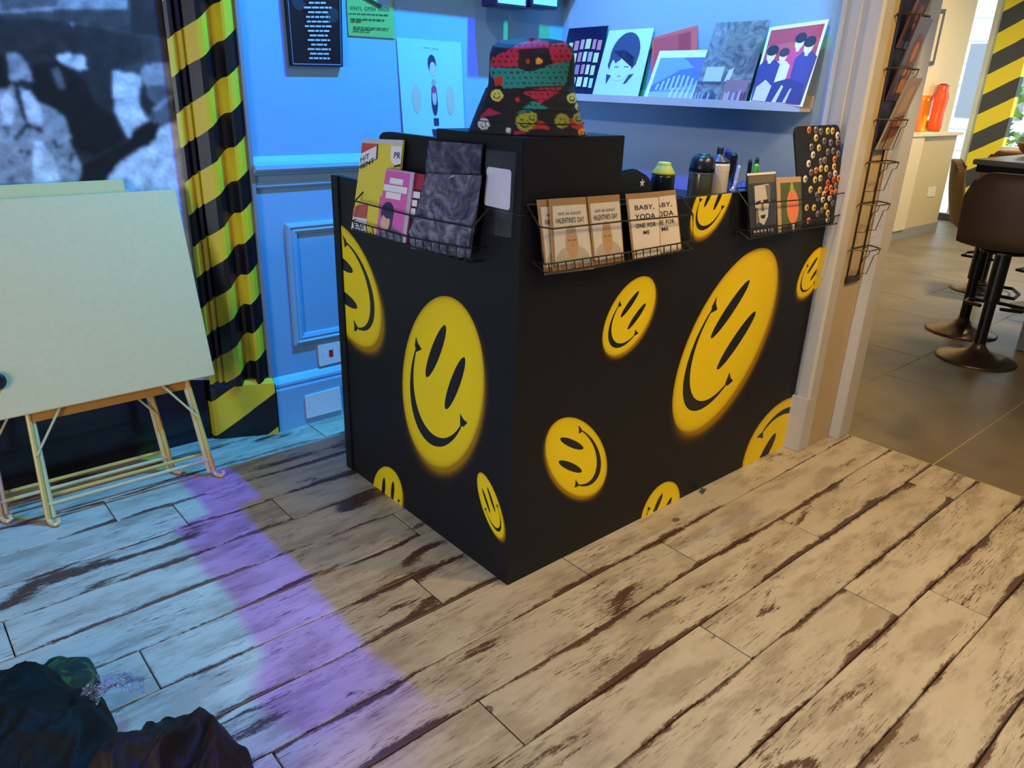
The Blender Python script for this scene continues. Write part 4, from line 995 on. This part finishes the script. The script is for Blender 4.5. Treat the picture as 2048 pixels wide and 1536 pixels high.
leaflet('dark brown portrait leaflet above the pale brown leaflet', zs[4]-.105, zs[4]+.16, S(64, 34, 32, rough=.35), .062, 0, lambda p: (p.ell(.6, .62, .28, .2, br1), p.ell(.62, .60, .16, .12, br2), p.poly([(.3, .1), (.9, .1), (.8, .4), (.4, .4)], br2)))
leaflet('dark red leaflet in the top pocket of the doorway rack', zs[5]-.105, zs[5]+.12, S(84, 44, 36, rough=.35), .060, 0, lambda p: (p.rect(.1, .1, .9, .9, br3), p.poly([(.3, .2), (.8, .2), (.7, .6), (.4, .6)], br1)))
leaflet('navy backed leaflet bundle behind the brown leaflets', zs[3]-.08, 1.74, S(26, 24, 44, rough=.5), .004, -.010)

# ================================================================== FOLDING TABLES
CRM = S(206, 168, 84, rough=.35, name='cream_metal'); CRW = S(204, 184, 136, rough=.35); WOOD = S(186, 128, 48, rough=.5)
def folding_table(label, fx0, fx1, fy, k_, bx0, bx1, z0, z1, top):
    t = thing('folding_table', label, 'folding table', ((fx0+fx1)/2, fy, 0))
    Y = lambda z: fy+k_*z
    n = Vector((0, -1, k_)).normalized()
    MB().slab([(bx0, Y(z0)-.012, z0), (bx1, Y(z0)-.012, z0), (bx1, Y(z1)-.012, z1), (bx0, Y(z1)-.012, z1)], n, .022).build('table_top', top, t, bevel=.003)
    MB().slab([(fx0+.03, Y(z0-.030)+.012, z0-.036), (fx1-.03, Y(z0-.03)+.012, z0-.036), (fx1-.03, Y(z0)+.012, z0+.012), (fx0+.03, Y(z0)+.012, z0+.012)], n, .018).build('apron', WOOD, t)
    for sx, fx in ((1, fx0), (-1, fx1)):
        for d in (0, .020):
            tx = fx+sx*.024+d*sx*.4
            MB().tube([(fx+sx*d*.8, fy+d*.3, .018), (tx, Y(z0+.06)+.02+d*.3, z0+.06)], .0085, 8).build('leg', CRM if d == 0 else CRW, t)
        MB().tube([(fx, fy, .018), (fx+.004, fy-.010, .008), (fx+.014, fy-.030, .009), (fx+.024, fy-.034, .018), (fx+.022, fy-.026, .028)], .008, 8).build('foot_hook', CRW, t)
        MB().tube([(fx+sx*.014, Y(z0*.62), z0*.62), (fx+sx*.125, Y(z0)+.005, z0+.02)], .004, 6).build('brace', CRW, t)
    for zz, yy in ((.062, 0), (.075, .03)):
        MB().tube([(fx0+.004, Y(zz)+yy, zz), (fx1-.004, Y(zz)+yy, zz)], .0065, 8).build('stretcher', CRW if yy == 0 else CRM, t)
    return t
OFFW = S(222, 190, 136, rough=.42, name='offwhite_laminate')
ft1 = folding_table('folded table with off-white top leaning in front of the mural', -.961, -.424, 1.167, .27, -1.036, -.351, .355, .997, OFFW)
folding_table('folded table with cream top tucked behind the off-white one', -1.075, -.535, 1.280, .185, -1.16, -.505, .36, 1.035, S(214, 190, 128, rough=.42))
pp = Plane((0, 1.167, 0), (0, -1, .27)).at(-9, 763, .013)
nn = Vector((0, -1, .27)).normalized(); uu = Vector((1, 0, 0)); vv = nn.cross(uu); mb = MB(); sg = 24; V = []; prof = [(.028, 0), (.028, .012), (.020, .020)]
for r_, h in prof: V += [pp+(uu*math.cos(6.28319*k_/sg)+vv*math.sin(6.28319*k_/sg))*r_+nn*h for k_ in range(sg)]
mb.add(V, [(i*sg+k_, i*sg+(k_+1) % sg, (i+1)*sg+(k_+1) % sg, (i+1)*sg+k_) for i in range(2) for k_ in range(sg)]+[tuple(range(2*sg, 3*sg))])
mb.build('latch_knob', S(16, 16, 18, rough=.4), ft1)

# ================================================================== JACKETS ON THE FLOOR
def heap(name, label, cat, cx, cy, rx, ry, h, mat, seed, folds=7, dirn=.6, parent=None, z0=0):
    V = []; F = []; NR, NS = 44, 120; o0 = Vector((cx, cy, z0))
    for i in range(NR+1):
        s_ = i/NR
        for k_ in range(NS):
            t = 2*math.pi*k_/NS
            rad = 1+.22*noise.noise((math.cos(t)*1.6+seed, math.sin(t)*1.6, seed*.7))+.10*noise.noise((math.cos(t)*4, math.sin(t)*4+seed, 3))
            x, y_ = rx*rad*s_*math.cos(t), ry*rad*s_*math.sin(t)
            a = (x*math.cos(dirn)+y_*math.sin(dirn)); b = (-x*math.sin(dirn)+y_*math.cos(dirn))
            dome = max(0, 1-s_**2.8)**.55
            wx_ = .06*noise.noise((x*7, y_*7, seed)); wy_ = .06*noise.noise((x*7, y_*7, seed+9))
            rg = noise.ridged_multi_fractal(((a+wx_)*3.2+seed, (b+wy_)*folds*1.5, seed), 1.0, 2.1, 3, 1.0, 2.0)
            z = h*dome*(.50+.26*min(2.2, rg)+.22*noise.noise((x*5+seed, y_*5, 7))) + .006*(1-s_)*noise.noise((x*40, y_*40, seed))
            V.append(o0+Vector((x, y_, max(.002, z))))
    F = [(i*NS+k_, i*NS+(k_+1) % NS, (i+1)*NS+(k_+1) % NS, (i+1)*NS+k_) for i in range(NR) for k_ in range(NS)]
    o = ob(name, V, F, mat, parent, smooth=True)
    if parent is None: tag(o, label, cat)
    return o
CL1, CL2 = S(17, 14, 9, rough=.65, spec=.15, bump=.3, bscale=200), S(36, 30, 20, rough=.6, spec=.15, bump=.3, bscale=200)
j1 = heap('dark_jacket', 'crumpled black jacket heaped on the plank floor', 'jacket', -1.235, .16, .215, .27, .20, CL1, 1.3, 5, .9)
heap('dark_jacket', 'charcoal jacket with upturned folds beside the crumpled black one', 'jacket', -1.005, -.115, .155, .17, .22, CL2, 4.1, 6, 1.2)
tag(heap('camouflage_cloth', 'dark green patterned cloth peeking from under the black jacket', 'cloth', -1.085, .37, .070, .085, .060, None or bag_material('camouflage_weave', srgb(10, 14, 10), srgb(26, 42, 16), srgb(70, 104, 34), .8, 0), 6.2, 4, .2))
# crinkled clear plastic strip
V = []; F = []; path = [P_FLOOR.at(298, 1420), P_FLOOR.at(255, 1432), P_FLOOR.at(215, 1452), P_FLOOR.at(190, 1480), P_FLOOR.at(165, 1505)]
nu = 30
for i in range(nu):
    s_ = i/(nu-1)*(len(path)-1); a = min(int(s_), len(path)-2); P = path[a].lerp(path[a+1], s_-a)
    dr = (path[a+1]-path[a]).normalized(); nn = Vector((-dr.y, dr.x, 0))
    for j in range(7):
        b = (j/6-.5)*.055
        V.append(P+nn*b+Vector((0, 0, .07+.02*noise.noise((i*.9, j*1.3, 2))+.05*math.sin(math.pi*i/(nu-1)))))
F = [(i*7+j, i*7+j+1, i*7+j+8, i*7+j+7) for i in range(nu-1) for j in range(6)]
o = ob('plastic_wrap', V, F, clear_material('crinkled_plastic', (.72, .78, 1), .28, .12, .9, 60)); tag(o, 'strip of crinkled clear plastic wrap between the two jackets', 'plastic wrap')
# fluff on the floor by the counter
c = P_FLOOR.at(1403, 984); mb = MB()
random.seed(11)
for i in range(14):
    a = random.uniform(0, 6.28); r_ = random.uniform(0, .014); b = c+Vector((r_*math.cos(a), r_*math.sin(a)-.004, random.uniform(.002, .010)))
    mb.tube([b, b+Vector((random.uniform(-.012, .012), random.uniform(-.010, .010), random.uniform(-.002, .006)))], [.004, .0015], 5)
tag(mb.build('leaf_scrap', S(70, 84, 62, rough=.7)), 'tiny grey-green leaf scrap on the floor against the counter', 'leaf')

# ================================================================== BAR BEYOND THE DOORWAY
CRMW = M['wall_cream']
fw = MB().box((1.868, 2.10, 0), (8.02, 2.25, HC)).build('wall_far', CRMW); st(fw)
st(MB().box((1.868, -4.12, 0), (9.2, -4, HC)).build('wall_bar_side', CRMW))
st(MB().box((8.02, 2.10, 0), (8.12, 3.6, HC)).build('wall_bar_return', CRMW))
st(MB().box((1.868, 3.6, 0), (9.3, 3.7, HC)).build('wall_bar_end', CRMW))
hw = thing('half_wall', 'cream boxed half wall with a ledge under the picture frame', 'half wall', (7.0, 1.95, 0))
MB().box((5.2, 1.90, .10), (7.05, 2.10, 1.02)).build('front_box', CRMW, hw)
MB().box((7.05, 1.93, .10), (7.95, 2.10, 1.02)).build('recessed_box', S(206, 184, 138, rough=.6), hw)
MB().box((5.2, 1.915, .0), (7.95, 2.10, .10)).build('plinth', S(150, 146, 136, rough=.5), hw)
MB().box((5.2, 1.885, 1.02), (7.99, 2.10, 1.055)).build('ledge_top', S(226, 214, 186, rough=.4), hw, bevel=.004)
o, f = sheet('socket_plate', 'pale socket plate on the cream half wall', 'plate', [(1857, 375), (1873, 373), (1869, 393), (1854, 394)], yp(1.93), .006, .006, S(232, 220, 190), .006)
# items on the ledge
def bottle_box(name, label, cat, px0, px1, pyb, pyt, mat, prof, y_):
    pl = yp(y_); a, b = pl.at(px0, pyb), pl.at(px1, pyb); tz = pl.at(px0, pyt).z; r_ = (b.x-a.x)/2; c = Vector(((a.x+b.x)/2, y_+.04, 1.0555)); h = tz-1.0555
    r_ = min(r_, .075)
    t = thing(name, label, cat, c)
    MB().lathe([(r_*x, h*z) for x, z in prof], c, 24).build('body', mat, t, smooth=True)
    return t, c, r_, h
t, c, r_, h = bottle_box('glass_lantern', 'glowing amber glass lantern on the half wall ledge', 'lantern', 1832, 1862, 264, 190, clear_material('amber_glass', (1, .62, .12), .12, .1), [(.7, 0), (.85, .05), (1, .5), (.95, .85), (.8, 1)], 1.98)
MB().lathe([(.5*r_, .02*h), (.5*r_, .45*h), (0, .5*h)], c, 16).build('candle', S(255, 190, 70), t)
lp = bpy.data.lights.new('lantern_glow', 'POINT'); lp.energy = 2.0; lp.color = (1, .6, .15); lp.shadow_soft_size = .02; lo = bpy.data.objects.new('lantern_glow', lp); COL.objects.link(lo); lo.location = c+Vector((0, -.14, .12))
t, c, r_, h = bottle_box('orange_vase', 'tall orange-red vase on the half wall ledge beside the lantern', 'vase', 1862, 1886, 264, 168, S(206, 84, 48, rough=.35), [(.75, 0), (.9, .1), (.8, .4), (.95, .6), (1, .75), (.7, .9), (.8, 1), (.7, 1)], 1.98)
MB().lathe([(.45*r_, .80*h), (.5*r_, 1.02*h), (0, 1.03*h)], c, 16).build('vase_opening', S(90, 30, 20), t)
# picture frame on the far wall
q = [(1846, 20), (1893, 18), (1868, 130), (1822, 136)]
o, f = sheet('framed_picture', 'dark framed picture on the cream wall above the half wall', 'picture', q, yp(2.10), .02, .02, S(34, 26, 20, rough=.4), .018)
p = Print(f, base=.002); p.rect(.12, .08, .88, .92, S(216, 196, 150)); p.rect(.25, .2, .75, .8, S(150, 120, 84)); p.build(o)

# window wall
wx = 8.9
win = thing('window_1', None, None, (wx, 1.0, 0), kind='structure')
FRM = S(206, 214, 220, rough=.3)
glass = clear_material('window_glass', (.96, .99, 1), .02, .02)
MB().box((wx-.05, -4, 0), (wx+.05, 3.6, .08)).build('sill_rail', S(60, 64, 70, rough=.4), win)
MB().box((wx-.05, -4, 2.5), (wx+.05, 3.6, HC)).build('head_rail', FRM, win)
for yy in (3.3, 2.12, .2, -1.4, -3.2): MB().box((wx-.05, yy-.05, .08), (wx+.05, yy+.05, 2.5)).build('mullion', FRM, win)
ys = [3.3, 2.12, .2, -1.4, -3.2]
for ya, yb2 in zip(ys[:-1], ys[1:]): MB().box((wx-.004, yb2+.05, .08), (wx+.004, ya-.05, 2.5)).build('pane', glass, win)
m_st2 = stripe_material('window_hazard_stripes', 1, -.60, .42, .15, srgb(62, 68, 78), srgb(236, 222, 60), .5, .5)
sp = thing('striped_post', 'yellow and dark striped post in the bar window', 'post', (wx-.12, 2.05, 0))
MB().box((wx-.17, 1.72, .86), (wx-.06, 2.05, 2.6)).build('post_shaft', m_st2, sp)
sl = tag(MB().box((wx-.17, -1.2, .0), (wx-.06, 2.05, .86)).build('window_screen', m_st2), 'low yellow and dark striped panel below the bar window', 'panel')
tag(MB().box((wx-.26, -1.2, .86), (wx-.05, 1.72, .90)).build('window_board', FRM), 'pale window board on top of the striped panel', 'window board')
# outside
out = MB().box((9.5, -8, -.2), (30, 12, -.1)).build('pavement', S(190, 190, 190)); tag(out, 'pale pavement outside the bar window', 'pavement')
bl = thing('building', 'pale facade across the street with dark window openings', 'building', (18, 3, -.1))
MB().box((18, -8, -.1), (19, 14, 7)).build('wall', S(206, 210, 214, rough=.8), bl)
for i in range(7):
    for j in range(2): MB().box((17.95, -6+i*2.6, 1.0+j*2.8), (18.02, -4.7+i*2.6, 2.5+j*2.8)).build('window', S(96, 106, 120, rough=.2), bl)
for i in range(14): MB().box((17.97, -8, .3+i*.45), (18.0, 14, .33+i*.45)).build('siding_line', S(150, 156, 164), bl)
def bush(cx, cy, label):
    t = thing('street_bush', label, 'bush', (cx, cy, -.1)); mb = MB(); rr = random.Random(int(cy*10))
    for i in range(500):
        a, b = rr.uniform(0, 6.28), rr.uniform(-1, 1); r_ = rr.uniform(.5, 1)**.5; p0 = Vector((cx+.5*r_*math.cos(a)*math.sqrt(1-b*b), cy+.6*r_*math.sin(a)*math.sqrt(1-b*b), .9+.9*r_*b))
        d1 = Vector((rr.uniform(-1, 1), rr.uniform(-1, 1), rr.uniform(-1, 1))).normalized()*.09; d2 = d1.cross(Vector((rr.uniform(-1, 1), .3, 1))).normalized()*.05
        mb.add([p0-d1, p0+d2, p0+d1, p0-d2], [(0, 1, 2, 3)])
    mb.build('foliage', S(96, 140, 60, rough=.6), t); MB().tube([(cx, cy, -.1), (cx, cy, .9)], .04, 8).build('trunk', S(80, 66, 50), t)
bush(12.0, 2.5, 'green bush outside the window near the striped post'); bush(11.6, 1.2, 'green bush outside behind the low striped panel')

# bar stools
LEA = S(150, 118, 78, rough=.5, bump=.1); LEAD = S(92, 74, 56, rough=.5, bump=.1); POST = S(16, 15, 16, rough=.35); BASE = S(104, 88, 72, rough=.3, metal=.8)
def stool(label, x, y_, yaw, mat, sz=.66, bt=1.04):
    t = thing('bar_stool', label, 'stool', (x, y_, 0), 'bar stools around the tall table')
    c = Vector((x, y_, 0))
    MB().lathe([(.205, 0), (.207, .006), (.19, .014), (.12, .028), (.06, .055), (.034, .085), (.034, .10), (0, .10)], c, 40).build('base', BASE, t, smooth=True)
    MB().lathe([(.030, .09), (.030, .34), (.040, .345), (.040, sz-.06), (.05, sz-.05), (.12, sz-.045), (.12, sz-.035), (0, sz-.035)], c, 20).build('post', POST, t)
    rot = Matrix.Rotation(yaw, 3, 'Z'); w_ = lambda a, b, z: c+rot@Vector((a, b, z))     # +a = sitter's front
    MB().tube([w_(.03, -.05, .30), w_(.10, -.14, .29), w_(.22, -.15, .285), w_(.25, 0, .285), w_(.22, .15, .285), w_(.10, .14, .29), w_(.03, .05, .30)], .010, 8).build('footrest', POST, t)
    # upholstered shell: seat curving up into the back
    NU, NV = 17, 17; V = []; th = .035
    prof_ = []
    for j in range(NV):
        s_ = j/(NV-1)
        if s_ < .42: a, z = .21-.38*s_/.42, sz+.02-.02*math.sin(math.pi*s_/.42)
        else:
            q_ = (s_-.42)/.58; a, z = -.17-.075*math.sin(q_*1.35), sz+.02+(bt-sz-.02)*(q_**1.15)
        prof_.append((a, z, s_))
    for side_ in (0, 1):
        for a, z, s_ in prof_:
            hwid = .215-.02*max(0, .15-s_)/.15*2-.05*max(0, s_-.82)/.18
            for i in range(NU):
                u = 2*i/(NU-1)-1
                curl = .05*abs(u)**2.5*(1 if s_ > .3 else .5)
                off = th*side_
                aa = a+(curl if s_ > .42 else 0)-(off if s_ > .42 else off*.35); zz = z+(curl*.5 if s_ <= .42 else 0)-(off if s_ <= .42 else 0)-(.05*u**6 if s_ > .95 else 0)
                V.append(w_(aa, u*hwid, zz))
    F = [(sd*NU*NV+j*NU+i, sd*NU*NV+j*NU+i+1, sd*NU*NV+(j+1)*NU+i+1, sd*NU*NV+(j+1)*NU+i) for sd in (0, 1) for j in range(NV-1) for i in range(NU-1)]
    rim = list(range(NU))+[j*NU+NU-1 for j in range(1, NV)]+[(NV-1)*NU+i for i in range(NU-2, -1, -1)]+[j*NU for j in range(NV-2, 0, -1)]
    F += [(a, NU*NV+a, NU*NV+b, b) for a, b in zip(rim, rim[1:]+rim[:1])]
    ob('upholstered_shell', V, F, mat, t, smooth=True)
    return t
stool('brown upholstered bar stool with its back to the doorway', 3.46, -.065, .12, LEAD)
stool('tan upholstered bar stool beside the brown one at the tall table', 3.97, .20, -1.25, LEA)
stool('tan upholstered bar stool on the window side of the tall table', 5.05, .05, math.pi-.1, LEA)
stool('tan upholstered bar stool at the far corner of the tall table', 5.3, .55, math.pi+.2, LEA)
tb = thing('bar_table', 'tall bar table with pale stone top and block base', 'table', (4.3, -.3, 0))
MB().box((3.75, -1.1, 1.03), (4.85, .30, 1.06)).build('table_top', S(150, 146, 138, rough=.3), tb, bevel=.004)
MB().box((3.77, -1.08, .99), (4.83, .28, 1.03)).build('apron', S(30, 24, 20, rough=.5), tb)
for i in range(4):
    for j in range(2):
        MB().box((3.85+.44*j, -.95+.02, .005+.245*i), (4.27+.44*j, -.15+.02*((i+j) % 2), .245+.245*i)).build('block', S(120, 118, 114, rough=.9, bump=.6, bscale=40), tb)
t = thing('wooden_bowl', 'brown wooden bowl on the tall bar table', 'bowl', (4.45, .18, 1.06))
MB().lathe([(.05, 0), (.10, .03), (.125, .075), (.115, .075), (.09, .035), (0, .02)], (4.45, .18, 1.0605), 28).build('bowl_body', S(150, 92, 48, rough=.5), t, smooth=True)
